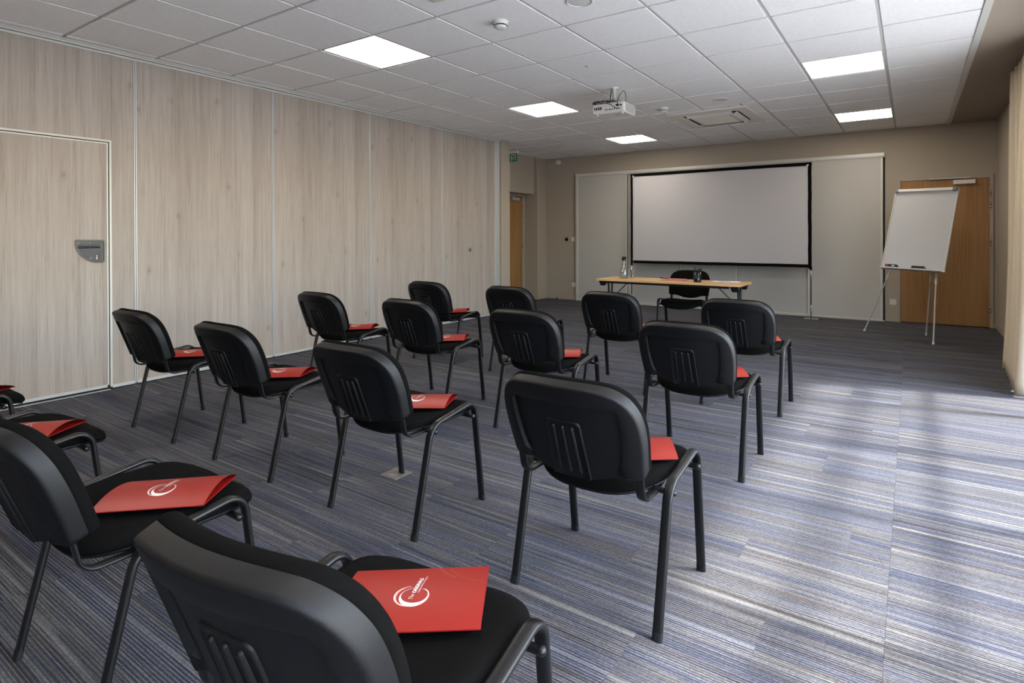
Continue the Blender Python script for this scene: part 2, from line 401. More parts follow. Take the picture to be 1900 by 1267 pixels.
def text_mesh(txt, size, bold=0., shear=0.):
    cu = bpy.data.curves.new('txt', 'FONT'); cu.body = txt; cu.size = size; cu.offset = bold; cu.shear = shear; cu.resolution_u = 3
    cu.align_x = 'LEFT'; o = bpy.data.objects.new('txt', cu); C.objects.link(o)
    bpy.context.view_layer.update(); dg = bpy.context.evaluated_depsgraph_get()
    me = bpy.data.meshes.new_from_object(o.evaluated_get(dg))
    vs = [tuple(v_.co) for v_ in me.vertices]; fs = [tuple(p_.vertices) for p_ in me.polygons]
    bpy.data.objects.remove(o); bpy.data.curves.remove(cu); bpy.data.meshes.remove(me)
    return vs, fs

# ================================================================== ROOM
XL, XR, YB, YR, H = -4.93, 1.06, 4.44, -6.5, 2.587
XA = -5.8                                   # face of the recessed wall in the far left corner
# ---- floor: striped carpet planks
floor = setting('floor')
boxp('subfloor', (XA-.1, YR-.1, -.08), (XR+.2, YB+.1, -.008), 'carpet_back', floor, 0)
def plank(x0, x1, y0, y1):
    g = .0002; cx_, cy_ = (x0+x1)/2, (y0+y1)/2
    key = (round(x1-x0, 4), round(y1-y0, 4))
    if key not in plank.c: plank.c[key] = MB().box((-(x1-x0)/2+g, -(y1-y0)/2+g, -.008), ((x1-x0)/2-g, (y1-y0)/2-g, 0), .0005).mesh('carpet_plank', 'carpet')
    link('carpet_plank', plank.c[key], floor, (cx_, cy_, 0))
plank.c = {}
PW, PL, SEAM = .2523, .95, .115
ny = 0; y = YR
while y < YB-1e-4:
    y1 = min(y+PW, YB)
    left = XL if y < 2.28 else -5.56
    x = SEAM; first = True
    x1 = SEAM; off = [(.0), .36, .68, .18, .52, .86][ny % 6]*PL
    x0 = SEAM-(PL-off if off else PL)
    while x1 > left+1e-4:
        x0 = max(x0, left)
        if x1-x0 > .01: plank(x0, x1, y, y1)
        x1 = x0; x0 = x1-PL
    plank(SEAM, 1.14, y, y1)
    y = y1; ny += 1

# ---- ceiling: grid of mineral-fibre tiles between T-bars
ceiling = setting('ceiling')
boxp('ceiling_slab', (XA-.1, YR-.1, H+.05), (XR+.3, YB+.1, H+.15), 'grid', ceiling, 0)
G = .6; XE = .565
LIGHTS = {(-1, 1), (-6, -3), (-6, 1), (-6, 5), (-1, 5), (-1, -3), (-6, -7), (-1, -7)}
AC = (-2.24, -1.335, 1.915, 2.885)
tcache = {}
def tile(x0, x1, y0, y1):
    b = .0115
    if x1-x0 < .03 or y1-y0 < .03: return
    key = (round(x1-x0, 3), round(y1-y0, 3))
    if key not in tcache:
        w_, h_ = (x1-x0)/2-b, (y1-y0)/2-b
        tcache[key] = MB().box((-w_, -h_, -.006), (w_, h_, .012), .0012).mesh('ceiling_tile', 'tile')
    link('ceiling_tile', tcache[key], ceiling, ((x0+x1)/2, (y0+y1)/2, H))
i0, i1 = math.floor(-5.56/G), 0
for j in range(math.floor(YR/G), math.ceil(YB/G)):
    ya, yb = max(j*G, YR), min((j+1)*G, YB)
    for i in range(-10, 1):
        if (i, j) in LIGHTS: continue
        lx = XL+.035 if j*G < 1.9 else (-5.56 if j*G > 2.3 else XL+.035)
        xa, xb = max(i*G, lx), min((i+1)*G, XE)
        if xb-xa < .02: continue
        rects = [(xa, xb, ya, yb)]
        if xb > AC[0]+.02 and xa < AC[1]-.02 and yb > AC[2]+.02 and ya < AC[3]-.02:
            rects = []
            if xa < AC[0]: rects.append((xa, AC[0]+.04, ya, yb))
            if xb > AC[1]: rects.append((AC[1]-.04, xb, ya, yb))
            xm0, xm1 = max(xa, AC[0]+.04), min(xb, AC[1]-.04)
            if ya < AC[2] and xm1 > xm0: rects.append((xm0, xm1, ya, AC[2]+.02))
            if yb > AC[3] and xm1 > xm0: rects.append((xm0, xm1, AC[3]-.02, yb))
        for r_ in rects: tile(*r_)
for i in range(-9, 1):
    x = i*G; ya = YR if x > XL else 2.46
    segs = [(ya, YB)] if not (AC[0]+.05 < x < AC[1]-.05) else [(ya, AC[2]+.03), (AC[3]-.03, YB)]
    for a, b in segs: boxp('grid_runner', (x-.0115, a, H-.0015), (x+.011, b, H+.012), 'grid', ceiling, .001)
for j in range(math.floor(YR/G)+1, math.ceil(YB/G)):
    y = j*G; xa = XL+.03 if y < 2.46 else -5.56
    segs = [(xa, XE)] if not (AC[2]+.05 < y < AC[3]-.05) else [(xa, AC[0]+.03), (AC[1]-.03, XE)]
    for a, b in segs: boxp('grid_cross_bar', (a, y-.0115, H-.001), (b, y+.009, H+.0115), 'grid', ceiling, .001)
boxp('soffit', (XE+.024, YR, H-.012), (XR+.16, YB, H+.06), 'soffit', ceiling, 0)
boxp('soffit_edge_trim', (XE-.014, YR, H-.016), (XE+.030, YB, H+.004), 'alu_white', ceiling, .002)
boxp('far_edge_trim', (-5.5, YB-.02, H-.008), (XE, YB, H+.004), 'grid', ceiling, .001)

# ---- walls
wb = setting('wall_back')
DX0, DX1, DZ = .058, .985, 1.865          # oak door in the back wall
boxp('wall_panel', (-5.95, YB, 0), (DX0-.012, YB+.15, H+.05), 'wall', wb, 0)
boxp('wall_panel', (DX0-.012, YB, DZ+.012), (DX1+.012, YB+.15, H+.05), 'wall', wb, 0)
boxp('wall_panel', (DX1+.012, YB, 0), (XR+.2, YB+.15, H+.05), 'wall', wb, 0)
boxp('leak_blocker', (-6.1, YB+.16, -.1), (XR+.4, YB+.30, H+.2), 'wall', wb, 0)  # unseen block added to stop sky light leaking in around the doors
boxp('leak_blocker', (XA-.30, 2.2, -.1), (XA-.14, YB+.3, H+.2), 'wall', wb, 0)  # second added block, keeps light out behind the recess door
wr = setting('wall_right')
WX = 1.06; WT = .14; WIN0, WIN1, WINZ = -6.05, 1.15, 2.2
boxp('wall_panel', (WX, WIN1, 0), (WX+WT, YB, H+.05), 'wall', wr, 0)
boxp('wall_panel', (WX, YR, 0), (WX+WT, WIN0, H+.05), 'wall', wr, 0)
boxp('wall_panel', (WX, WIN0, WINZ), (WX+WT, WIN1, H+.05), 'wall', wr, 0)
wn_ = setting('wall_near')
boxp('wall_panel', (XL-.1, YR-.15, 0), (XR+.2, YR, H+.05), 'wall_rear', wn_, 0)
# window band in the right wall (outside the frame, it lets the daylight in)
win = setting('window_1')
boxp('window_head', (WX+.05, WIN0, WINZ-.05), (WX+.11, WIN1, WINZ), 'grey_plastic', win, .003)
boxp('window_sill', (WX+.05, WIN0, 0), (WX+.11, WIN1, .05), 'grey_plastic', win, .003)
ym = WIN0; ys = []
while ym < WIN1+.01: ys.append(ym); ym += .9
for k, y in enumerate(ys): boxp('mullion', (WX+.05, y-.03, .05), (WX+.11, y+.03, WINZ-.05), 'grey_plastic', win, .003)
for z in (1.14, 1.66): boxp('transom', (WX+.06, WIN0, z-.028), (WX+.10, WIN1, z+.028), 'grey_plastic', win, .003)
for a, b in zip(ys, ys[1:]): boxp('pane', (WX+.078, a+.03, .05), (WX+.082, b-.03, WINZ-.05), 'pane', win, 0)
gt = tag(boxp('bounce_ground', (WX+WT, -14, -.12), (14, 12, -.03), 'bounce_stone', None, 0), kind='structure')  # unseen ground, added and kept pale to bounce daylight up to the ceiling

# ---- movable laminate wall on the left
wl_ = setting('wall_left')
JY = [-3.69, -2.524, -1.369, -.202, .979, 2.103]
JY = [-6.5, -6.02, -4.855]+JY
ZT = 2.548; F = XL                          # face plane
for a, b in zip(JY, JY[1:]):
    ya, yb = a+.012, b-.012
    if abs(a+3.69) < .01:                   # panel with the pass door
        DY0, DY1, DT = -3.56, -2.703, 1.878
        boxp('wood_panel', (F-.08, ya, .03), (F, DY0-.018, ZT), 'laminate', wl_, .001)
        boxp('wood_panel', (F-.08, DY1+.018, .03), (F, yb, ZT), 'laminate', wl_, .001)
        boxp('wood_panel', (F-.08, DY0-.018, DT+.018), (F, DY1+.018, ZT), 'laminate', wl_, .001)
    else:
        boxp('wood_panel', (F-.08, ya, .03), (F, yb, ZT), 'laminate', wl_, .001)
    last = abs(b-2.103) < .01
    if not last:
        boxp('joint_profile', (F-.075, b-.011, .012), (F+.003, b-.0015, ZT), 'alu', wl_, .001)
        boxp('joint_profile', (F-.075, b+.0015, .012), (F+.003, b+.011, ZT), 'alu', wl_, .001)
        boxp('joint_seal', (F-.075, b-.0015, .012), (F-.0005, b+.0015, ZT), 'dark_grey', wl_, 0)
    skip = abs(a+3.69) < .01
    if skip:
        boxp('bottom_profile', (F-.075, DY1+.018, .008), (F+.003, yb, .032), 'alu', wl_, .001)
        boxp('bottom_profile', (F-.075, ya, .008), (F+.003, DY0-.018, .032), 'alu', wl_, .001)
    else: boxp('bottom_profile', (F-.075, ya, .008), (F+.003, yb, .032), 'alu', wl_, .001)
    boxp('bottom_seal', (F-.07, ya, 0), (F-.004, yb, .009), 'seal', wl_, 0)
boxp('top_profile', (F-.075, YR, ZT-.004), (F+.004, 2.10, ZT+.012), 'alu_white', wl_, .001)
boxp('top_seal', (F-.07, YR, ZT+.012), (F-.001, 2.10, ZT+.0155), 'dark_grey', wl_, 0)
boxp('ceiling_track', (F-.075, YR, ZT+.0155), (F+.018, 2.23, H-.004), 'alu_white', wl_, .002)
boxp('ceiling_track_lip', (F+.018, YR, H-.012), (F+.036, 2.23, H+.006), 'alu_white', wl_, .002)
boxp('end_seal', (F-.07, 2.092, .0), (F-.012, 2.106, ZT), 'seal', wl_, 0)
boxp('end_post', (F-.07, 2.106, 0), (F-.004, 2.225, ZT+.02), 'alu', wl_, .003)
boxp('wall_nib', (F-.95, 2.23, 0), (F+.02, 2.45, H+.05), 'wall', wl_, .004)
# pass door
d1 = setting('door_1')
boxp('door_leaf', (F-.06, DY0+.012, .035), (F, DY1-.012, DT-.012), 'laminate', d1, .001)
for (a, b, z0, z1) in ((DY1+.003, DY1+.018, .02, DT+.018), (DY0-.018, DY0-.003, .02, DT+.018)):
    boxp('frame_profile', (F-.07, a, z0), (F+.005, b, z1), 'alu_white', d1, .0015)
boxp('frame_profile', (F-.07, DY0-.003, DT+.003), (F+.005, DY1+.003, DT+.018), 'alu_white', d1, .0015)
for (a, b, z0, z1) in ((DY1-.014, DY1-.003, .035, DT-.003), (DY0+.003, DY0+.014, .035, DT-.003)):
    boxp('leaf_edge_profile', (F-.06, a, z0), (F+.003, b, z1), 'alu_white', d1, .0015)
boxp('leaf_edge_profile', (F-.06, DY0+.014, DT-.014), (F+.003, DY1-.014, DT-.003), 'alu_white', d1, .0015)
boxp('leaf_bottom_profile', (F-.06, DY0+.014, .018), (F+.003, DY1-.014, .040), 'alu', d1, .0015)
boxp('door_seal', (F-.05, DY0, .001), (F-.006, DY1, .018), 'seal', d1, 0)
boxp('door_seal', (F-.05, DY1-.003, .02), (F-.002, DY1+.003, DT+.003), 'seal', d1, 0)
boxp('door_seal', (F-.05, DY0, DT-.003), (F-.002, DY1, DT+.003), 'seal', d1, 0)
boxp('threshold', (F-.03, DY0, 0), (F+.02, DY1, .004), 'alu', d1, .001)
# quarter-round recessed pull with lever and cylinder (y along the wall, z up)
hy0, hy1, hz0, hz1 = -2.916, -2.730, .966, 1.140
def qshape(ins, n=14):
    a0, a1, b0, b1 = hy0+ins, hy1-ins, hz0+ins, hz1-ins; cr = .014
    pts = []
    for (cx_, cz_, t0) in ((a1-cr, b0+cr, -90), (a1-cr, b1-cr, 0), (a0+cr, b1-cr, 90)):
        for k in range(5): th = radians(t0+90*k/4); pts.append((cx_+cr*cos(th), cz_+cr*sin(th)))
    R1, R2 = (a1-cr-a0)*.86, (b1-b0)-cr-.006
    for k in range(n+1):
        th = radians(180+90*k/n); pts.append((a0+R1+R1*cos(th), b0+R2+R2*sin(th)-.0))
    return pts
hp = tag(link('door_handle', None, d1), None)
def ring_y(ins, x): return [(x, a, b) for a, b in qshape(ins)]
part('pull_tray', MB().rings([ring_y(0, F+.0005), ring_y(.0015, F+.005), ring_y(.010, F+.005), ring_y(.0125, F+.0008)], False, True, False), 'black_gloss', hp)
part('tray_plate', MB().rings([ring_y(.020, F+.0009), ring_y(.0205, F+.0026)], False, True, False), 'dark_grey', hp)
part('lever', MB().sweep([(F+.004, hy0+.022, hz1-.056), (F+.010, hy0+.04, hz1-.055), (F+.012, hy1-.045, hz1-.053), (F+.010, hy1-.036, hz1-.053)], .016, .010, (0, 0, 1), 12), 'black_gloss', hp)
part('lock_cylinder', MB().lathe([(0, -.008), (0, 0)][:0] or [(.009, -.01), (.009, .003), (0, .003)], 14, (F+.003, hy1-.052, hz0+.050), 'x').box((F-.004, hy1-.0565, hz0+.028), (F+.006, hy1-.0475, hz0+.048), .002), 'brass', hp)
for (a, b) in ((hy0+.026, hz1-.028), (hy1-.092, hz1-.028), (hy1-.09, hz0+.036)):
    part('screw', MB().lathe([(.0045, -.01), (.0045, .001), (0, .001)], 10, (F+.003, a, b), 'x'), 'chrome', hp)
# round key socket on the last panel
ks = thing('panel_crank_socket', 'small round black and chrome crank socket on the last pale wood wall panel', 'lock', (F, 1.536, .972))
part('rim', MB().lathe([(.024, 0), (.024, .004), (.016, .004), (.016, .001)], 24, (0, 0, 0), 'x'), 'black_gloss', ks)
part('plug', MB().lathe([(.016, 0), (.016, .005), (0, .005)], 20, (0, 0, 0), 'x').box((.004, -.003, -.009), (.0062, .003, .009), 0), 'chrome', ks)

# ---- recess in the far left corner, second door, column
rec = setting('wall_corner')
boxp('wall_panel', (XA-.12, 2.45, 0), (XA, 3.20, H+.05), 'wall', rec, 0)
boxp('wall_panel', (XA-.12, 4.085, 0), (XA, YB, H+.05), 'wall', rec, 0)
boxp('wall_panel', (XA-.12, 3.20, 1.885), (XA, 4.085, H+.05), 'wall', rec, 0)
boxp('bulkhead', (XA, 2.45, 1.915), (-5.56, 4.09, H+.05), 'wall', rec, .003)
boxp('column', (XA, 4.14, 0), (-5.52, YB, H+.05), 'wall', rec, .004)
boxp('column_fillet', (XA, 4.09, 1.915), (-5.60, 4.14, H+.05), 'wall', rec, 0)
d2 = setting('door_2')
boxp('door_leaf', (XA-.045, 3.215, .008), (XA-.004, 4.052, 1.875), 'oak_door', d2, .002)
boxp('door_frame', (XA-.06, 4.055, 0), (XA+.012, 4.085, 1.90), 'wall', d2, .002)
boxp('door_frame', (XA-.06, 3.185, 0), (XA+.012, 3.212, 1.90), 'wall', d2, .002)
boxp('door_frame', (XA-.06, 3.212, 1.878), (XA+.012, 4.055, 1.905), 'wall', d2, .002)
for z in (.12, .93, 1.50, 1.66): part('hinge', MB().lathe([(0, 0), (.007, 0), (.007, .07), (0, .07)], 10, (XA+.006, 4.052, z)), 'chrome', d2)
boxp('door_closer', (XA, 3.72, 1.80), (XA+.04, 3.93, 1.85), 'alu', d2, .004)
part('closer_arm', MB().sweep([(XA+.03, 3.80, 1.855), (XA+.05, 3.55, 1.88)], .016, .006, (0, 0, 1), 8), 'alu', d2)
# back-wall door behind the flipchart
d3 = setting('door_3')
boxp('door_leaf', (DX0, YB-.004, .008), (DX1, YB+.04, DZ), 'oak_door', d3, .002)
boxp('door_frame', (DX1+.001, YB-.014, 0), (DX1+.04, YB+.06, DZ+.045), 'skirt', d3, .002)
boxp('door_frame', (DX0-.014, YB-.008, 0), (DX0-.003, YB+.06, DZ+.012), 'skirt', d3, .002)
boxp('door_frame', (DX0-.003, YB-.010, DZ+.003), (DX1+.001, YB+.06, DZ+.04), 'skirt', d3, .002)
for z in (.19, 1.02, 1.49, 1.63):
    part('hinge', MB().lathe([(0, 0), (.009, 0), (.009, .034), (.0075, .034), (.0075, .038), (.009, .038), (.009, .075), (0, .075)], 12, (DX1+.006, YB-.018, z)), 'chrome', d3)
boxp('closer_body', (.62, YB-.05, DZ-.065), (.845, YB-.004, DZ-.012), 'offwhite_plastic', d3, .003)
boxp('closer_rail', (.37, YB-.04, DZ+.005), (.795, YB-.008, DZ+.022), 'alu', d3, .003)
part('closer_arm', MB().sweep([(.74, YB-.03, DZ-.012), (.74, YB-.03, DZ+.006)], .012, .012, None, 8), 'alu', d3)
# skirting boards
for k, (lo, hi) in enumerate([((-5.52, YB-.014, 0), (-4.862, YB, .075)), ((-.118, YB-.014, 0), (DX0-.014, YB, .075)), ((DX1+.04, YB-.014, 0), (XR, YB, .075))]):
    tag(boxp('baseboard_back', lo, hi, 'skirt', None, .003), kind='structure')
tag(boxp('baseboard_right', (XR-.014, 1.2, 0), (XR, YB-.014, .075), 'skirt', None, .003), kind='structure')
tag(boxp('baseboard_left', (-5.52, 4.128, 0), (-5.506, YB-.014, .075), 'skirt', None, .003), kind='structure')
tag(boxp('baseboard_corner', (XA, 4.126, 0), (-5.506, 4.14, .075), 'skirt', None, .003), kind='structure')

# ================================================================== fixed equipment
GL = 'square recessed ceiling light panels'
LL = {(-1, 1): 'glowing square ceiling light panel nearest the curtain', (-6, -3): 'largest glowing ceiling light panel, above the pale wood wall near the camera',
      (-6, 1): 'glowing ceiling light panel just left of the projector', (-6, 5): 'smallest glowing ceiling light panel, below and right of the projector',
      (-1, 5): 'glowing ceiling light panel above the flipchart near the back wall', (-1, -3): 'ceiling light panel overhead near the camera on the window side, out of the picture',
      (-6, -7): 'ceiling light panel behind the camera near the wood wall', (-1, -7): 'ceiling light panel behind the camera near the windows'}
fr_me = MB(); a, b = .289, .281
for (lo, hi) in (((-a, -a, -.003), (a, -b, .012)), ((-a, b, -.003), (a, a, .012)), ((-a, -b, -.003), (-b, b, .012)), ((b, -b, -.003), (a, b, .012))): fr_me.box(lo, hi, .001)
fr_me = fr_me.mesh('frame', 'white_plastic'); df_me = MB().box((-b, -b, -.001), (b, b, .01), .001).mesh('diffuser', 'led')
for (i, j), lab in LL.items():
    t_ = thing('ceiling_light', lab, 'ceiling light', ((i+.5)*G, (j+.5)*G, H), 0, GL)
    link('frame', fr_me, t_); link('diffuser', df_me, t_)

def detector(x, y, lab):
    t_ = thing('smoke_detector', lab, 'detector', (x, y, H-.004))
    part('base', MB().lathe([(0, 0), (.052, 0), (.052, -.010), (.046, -.014)], 32), 'white_plastic', t_)
    part('sensor_head', MB().lathe([(.046, -.012), (.046, -.026), (.044, -.028)], 32), 'white_plastic', t_)
    vv = MB()
    for k in range(16):
        th = 2*pi*k/16; vv.box((-.0015, -.006, -.036), (.0015, .006, -.027), 0, 0, Matrix.Translation((.040*cos(th), .040*sin(th), 0)) @ Matrix.Rotation(th+pi/2, 4, 'Z'))
    part('vent_fins', vv, 'grey_plastic', t_)
    part('cap', MB().lathe([(.041, -.035), (.041, -.040), (.034, -.048), (.016, -.052), (0, -.052)], 32), 'white_plastic', t_)
    part('indicator', MB().lathe([(.003, -.050), (.003, -.0525), (0, -.0525)], 8, (.022, -.02, 0)), 'grey_plastic', t_)
detector(-2.10, -1.51, 'round white smoke detector on the ceiling, nearest the camera')
detector(-2.129, 1.545, 'round white smoke detector right of the projector')
def speaker(x, y, lab, r=.085):
    t_ = thing('ceiling_speaker', lab, 'speaker', (x, y, H-.004))
    part('rim', MB().lathe([(r, 0), (r, -.006), (r*.86, -.010), (r*.84, -.004)], 40), 'white_plastic', t_)
    part('grille', MB().lathe([(r*.84, -.005), (r*.5, -.007), (0, -.008)], 40), 'speaker', t_)
speaker(-1.505, -1.508, 'round ceiling speaker cut by the top edge of the picture')
speaker(-1.503, 1.513, 'round ceiling speaker above the air conditioner')
speaker(-.91, 3.346, 'small round white ceiling speaker near the back wall', .07)
t_ = thing('ceiling_sensor', 'tiny flush sensor in a ceiling tile left of the projector', 'sensor', (-2.096, -.315, H-.004))
part('plate', MB().lathe([(0, 0), (.022, 0), (.022, -.003), (.016, -.005), (.010, -.005)], 24), 'white_plastic', t_)
part('lens', MB().lathe([(.010, -.004), (.008, -.009), (0, -.010)], 16), 'grey_plastic', t_)
t_ = thing('access_point', 'white rounded square ceiling unit cut by the top edge of the picture', 'ceiling unit', (-2.13, -2.10, H-.004))
def rsq(h, r, z, n=6):
    return [((sx_*(h-r))+r*cos(radians(t0+90*k/n)), (sy_*(h-r))+r*sin(radians(t0+90*k/n)), z) for sx_, sy_, t0 in ((1, 1, 0), (-1, 1, 90), (-1, -1, 180), (1, -1, 270)) for k in range(n+1)]
part('housing', MB().rings([rsq(.10, .035, 0), rsq(.10, .035, -.018), rsq(.094, .033, -.024), rsq(.06, .02, -.026)], False, True), 'offwhite_plastic', t_)

# cassette air conditioner
ax0, ax1, ay0, ay1 = AC; acx, acy = (ax0+ax1)/2, (ay0+ay1)/2; hx, hyy = (ax1-ax0)/2, (ay1-ay0)/2
ac = thing('air_conditioner', 'square cream cassette air conditioner with four flaps in the ceiling', 'air conditioner', (acx, acy, H))
fm = MB()
def rrect(a, b, r, z, n=5): return [((sx_*(a-r))+r*cos(radians(t0+90*k/n)), (sy_*(b-r))+r*sin(radians(t0+90*k/n)), z) for sx_, sy_, t0 in ((1, 1, 0), (-1, 1, 90), (-1, -1, 180), (1, -1, 270)) for k in range(n+1)]
fm.rings([rrect(hx, hyy, .012, -.006), rrect(hx, hyy, .012, -.016), rrect(hx-.01, hyy-.01, .012, -.024), rrect(hx-.11, hyy-.11, .07, -.030), rrect(hx-.13, hyy-.13, .06, -.012), rrect(hx-.20, hyy-.20, .05, -.012), rrect(hx-.205, hyy-.205, .05, -.034)], False, True, False)
part('face_frame', fm, 'offwhite_plastic', ac)
part('slot_lining', MB().rings([rrect(hx-.128, hyy-.128, .06, -.0135), rrect(hx-.202, hyy-.202, .05, -.0135)], False, False, False), 'dark_slot', ac)
part('intake_grille', MB().rings([rrect(hx-.235, hyy-.235, .012, -.033), rrect(hx-.235, hyy-.235, .012, -.040), rrect(hx-.245, hyy-.245, .01, -.042)], False, True, False), 'cream_plastic', ac)
gm = MB()
for k in range(15): yk = -hyy+.26+k*(2*hyy-.52)/14; gm.box((-hx+.255, yk-.003, -.0445), (hx-.255, yk+.003, -.0415), .0005)
part('grille_slat_set', gm, 'offwhite_plastic', ac)
for k in range(4):
    m_ = Matrix.Rotation(k*pi/2, 4, 'Z'); hh_ = hyy if k % 2 == 0 else hx; ww = (hx if k % 2 == 0 else hyy)-.19
    part('flap', MB().box((-ww, -.028, -.004), (ww, .028, .004), .003, 0, m_ @ Matrix.Translation((0, -(hh_-.165), -.034)) @ Matrix.Rotation(radians(-28), 4, 'X')), 'offwhite_plastic', ac)

# ceiling projector
px, py, pz = -2.215, .46, 2.365
pr = thing('projector', 'white projector hanging from the ceiling with black cables coiled on top', 'projector', (px, py, pz))
mt = MB().lathe([(0, H-pz-.004), (.04, H-pz-.004), (.04, H-pz-.012), (.02, H-pz-.016), (.019, .075), (0, .075)], 24)
mt.box((-.045, -.006, H-pz-.012), (.045, .006, H-pz-.006), .002)
part('ceiling_mount', mt, 'white_plastic', pr)
part('mount_plate', MB().box((-.06, -.06, .062), (.06, .06, .074), .003).box((-.1, -.008, .055), (.1, .008, .064), .002).box((-.008, -.1, .055), (.008, .1, .064), .002), 'black_gloss', pr)
bw, bd, bh = .165, .135, .05
def pring(a, b, r, z): return rrect(a, b, r, z, 4)
body = part('body', MB().rings([pring(bw-.012, bd-.012, .02, -bh), pring(bw, bd, .022, -bh+.012), pring(bw, bd, .022, bh-.012), pring(bw-.014, bd-.014, .02, bh), pring(.02, .02, .01, bh+.004)], True, True, False), 'white_plastic', pr)
gv = MB().box((bw-.001, -.105, -.036), (bw+.0015, .105, .036), 0)
part('side_vent', gv, 'grey_plastic', pr)
vf = MB()
for k in range(17): yk = -.1+k*.0125; vf.box((bw, yk-.0022, -.036), (bw+.004, yk+.0022, .036), 0)
part('vent_fins', vf, 'white_plastic', pr)
ports = [(-.15+k*.022, -.136+k*.022, -.012, .016) for k in range(4)]
ports += [(a, a+w_, -.022, -.022+h_) for a, w_, h_ in [(-.035, .012, .010), (-.015, .008, .012), (.005, .022, .009), (.035, .014, .010), (.06, .010, .014), (.085, .024, .010), (.115, .010, .010)]]
ports += [(.088, .112, .004, .022), (.12, .14, .006, .018)]
for (a, b, z0, z1) in ports: boxp('port', (a, -bd-.0015, z0), (b, -bd, z1), 'dark_slot', pr, 0)
part('bottom_label', MB().box((.02, -.03, -bh-.001), (.07, -.005, -bh), 0), 'yellow_label', pr)
part('lens', MB().lathe([(.04, bd-.01), (.04, bd+.012), (.032, bd+.012), (.028, bd+.004), (0, bd+.008)], 24, (-.08, 0, 0), 'y'), 'black_gloss', pr)
part('foot', MB().lathe([(0, -bh-.012), (.010, -bh-.012), (.010, -bh+.002)], 12, (.13, -.10, 0)).lathe([(0, -bh-.012), (.010, -bh-.012), (.010, -bh+.002)], 12, (-.13, -.10, 0)), 'white_plastic', pr)
cb = MB()
coil = [(-.16+.02*cos(2*pi*k/16*1.0)+.07*(1+cos(2*pi*k/16)), -.10+.05*sin(2*pi*k/16), .066+.006*sin(k)) for k in range(40)]
cb.sweep(catmull(coil, 3), .008, n=8)
cb.sweep(catmull([(-.14, -.12, .062), (-.08, -.15, .055), (.02, -.165, .03), (.07, -.17, -.005), (.09, bd*-1-.012, -.014)], 6), .007, n=8)
cb.sweep(catmull([(-.02, -.02, H-pz-.02), (-.03, -.03, .10), (.02, -.06, .085), (-.06, -.09, .072)], 6), .008, n=8)
cb.sweep(catmull([(.10, -.145, .015), (.105, -.15, .06), (.12, -.12, .12), (.14, -.08, .15), (.145, -.06, .10), (.13, -.03, .062)], 6), .006, n=8)
cb.box((.085, -bd-.022, .006), (.113, -bd, .020), .002)
part('cables', cb, 'black_gloss', pr)

# exit sign beside the wall end
ex = thing('exit_sign', 'green emergency exit sign with white arrow and running figure, half hidden by wall end', 'sign', (-5.215, 2.86, 2.345))
part('housing', MB().box((-.17, -.018, .13), (.17, .018, .165), .004), 'white_plastic', ex)
part('suspension', MB().box((-.13, -.004, .165), (-.122, .004, H-2.345), 0), 'white_plastic', ex)
part('sign_panel', MB().box((-.15, -.004, 0), (.15, .004, .13), .001), 'green', ex)
pc = MB(); FRM = lambda a, b, c: (a, -.0048-c*.0, b)
def flat(mb, pts): mb.add([(a, -.0052, b) for a, b in pts], [tuple(range(len(pts)))])
flat(pc, [(.035, .012), (.052, .012), (.052, .118), (.035, .118)]); flat(pc, [(.052, .104), (.13, .104), (.13, .118), (.052, .118)]); flat(pc, [(.113, .012), (.13, .012), (.13, .104), (.113, .104)])
for k in range(1):
    flat(pc, [(.083+.009*cos(2*pi*q/10), .090+.009*sin(2*pi*q/10)) for q in range(10)])
flat(pc, [(.070, .052), (.082, .048), (.094, .074), (.082, .080)]); flat(pc, [(.060, .020), (.068, .018), (.082, .050), (.072, .052)]); flat(pc, [(.078, .050), (.094, .040), (.108, .044), (.108, .037), (.092, .032), (.074, .044)])
flat(pc, [(.082, .078), (.064, .070), (.058, .056), (.064, .054), (.070, .064), (.086, .070)]); flat(pc, [(.09, .074), (.102, .062), (.098, .058), (.086, .068)])
flat(pc, [(-.02, .060), (.022, .06), (.022, .072), (-.02, .072)]); flat(pc, [(.0, .095), (-.034, .066), (.0, .037), (.010, .045), (-.014, .066), (.010, .087)])
part('pictogram', pc, 'print_white', ex)

# small wall devices
t_ = thing('alarm_sounder', 'round white alarm sounder high on the back wall in the left corner', 'alarm', (-5.244, YB, 2.511))
part('body', MB().lathe([(.048, 0), (.048, -.03), (.040, -.042), (.022, -.044), (.020, -.036), (0, -.036)], 32, (0, 0, 0), 'y'), 'white_plastic', t_)
part('rim_slot', MB().lathe([(.0485, -.016), (.0488, -.020), (.0485, -.024)], 32, (0, 0, 0), 'y'), 'grey_plastic', t_)
t_ = thing('thermostat', 'round black thermostat dial on a pale plate left of the white cabinet', 'thermostat', (-5.077, YB, 1.094))
part('plate', MB().box((-.037, -.008, -.037), (.037, 0, .037), .003), 'brass', t_)
part('dial', MB().lathe([(.031, -.006), (.031, -.018), (.028, -.021), (0, -.021)], 32, (0, 0, 0), 'y'), 'black_gloss', t_)
t_ = thing('light_switch', 'square white light switch beside the black thermostat', 'switch', (-4.941, YB, 1.095))
part('plate', MB().box((-.037, -.007, -.037), (.037, 0, .037), .003), 'white_plastic', t_)
part('rocker', MB().box((-.024, -.010, -.024), (.024, -.006, .024), .002), 'offwhite_plastic', t_)
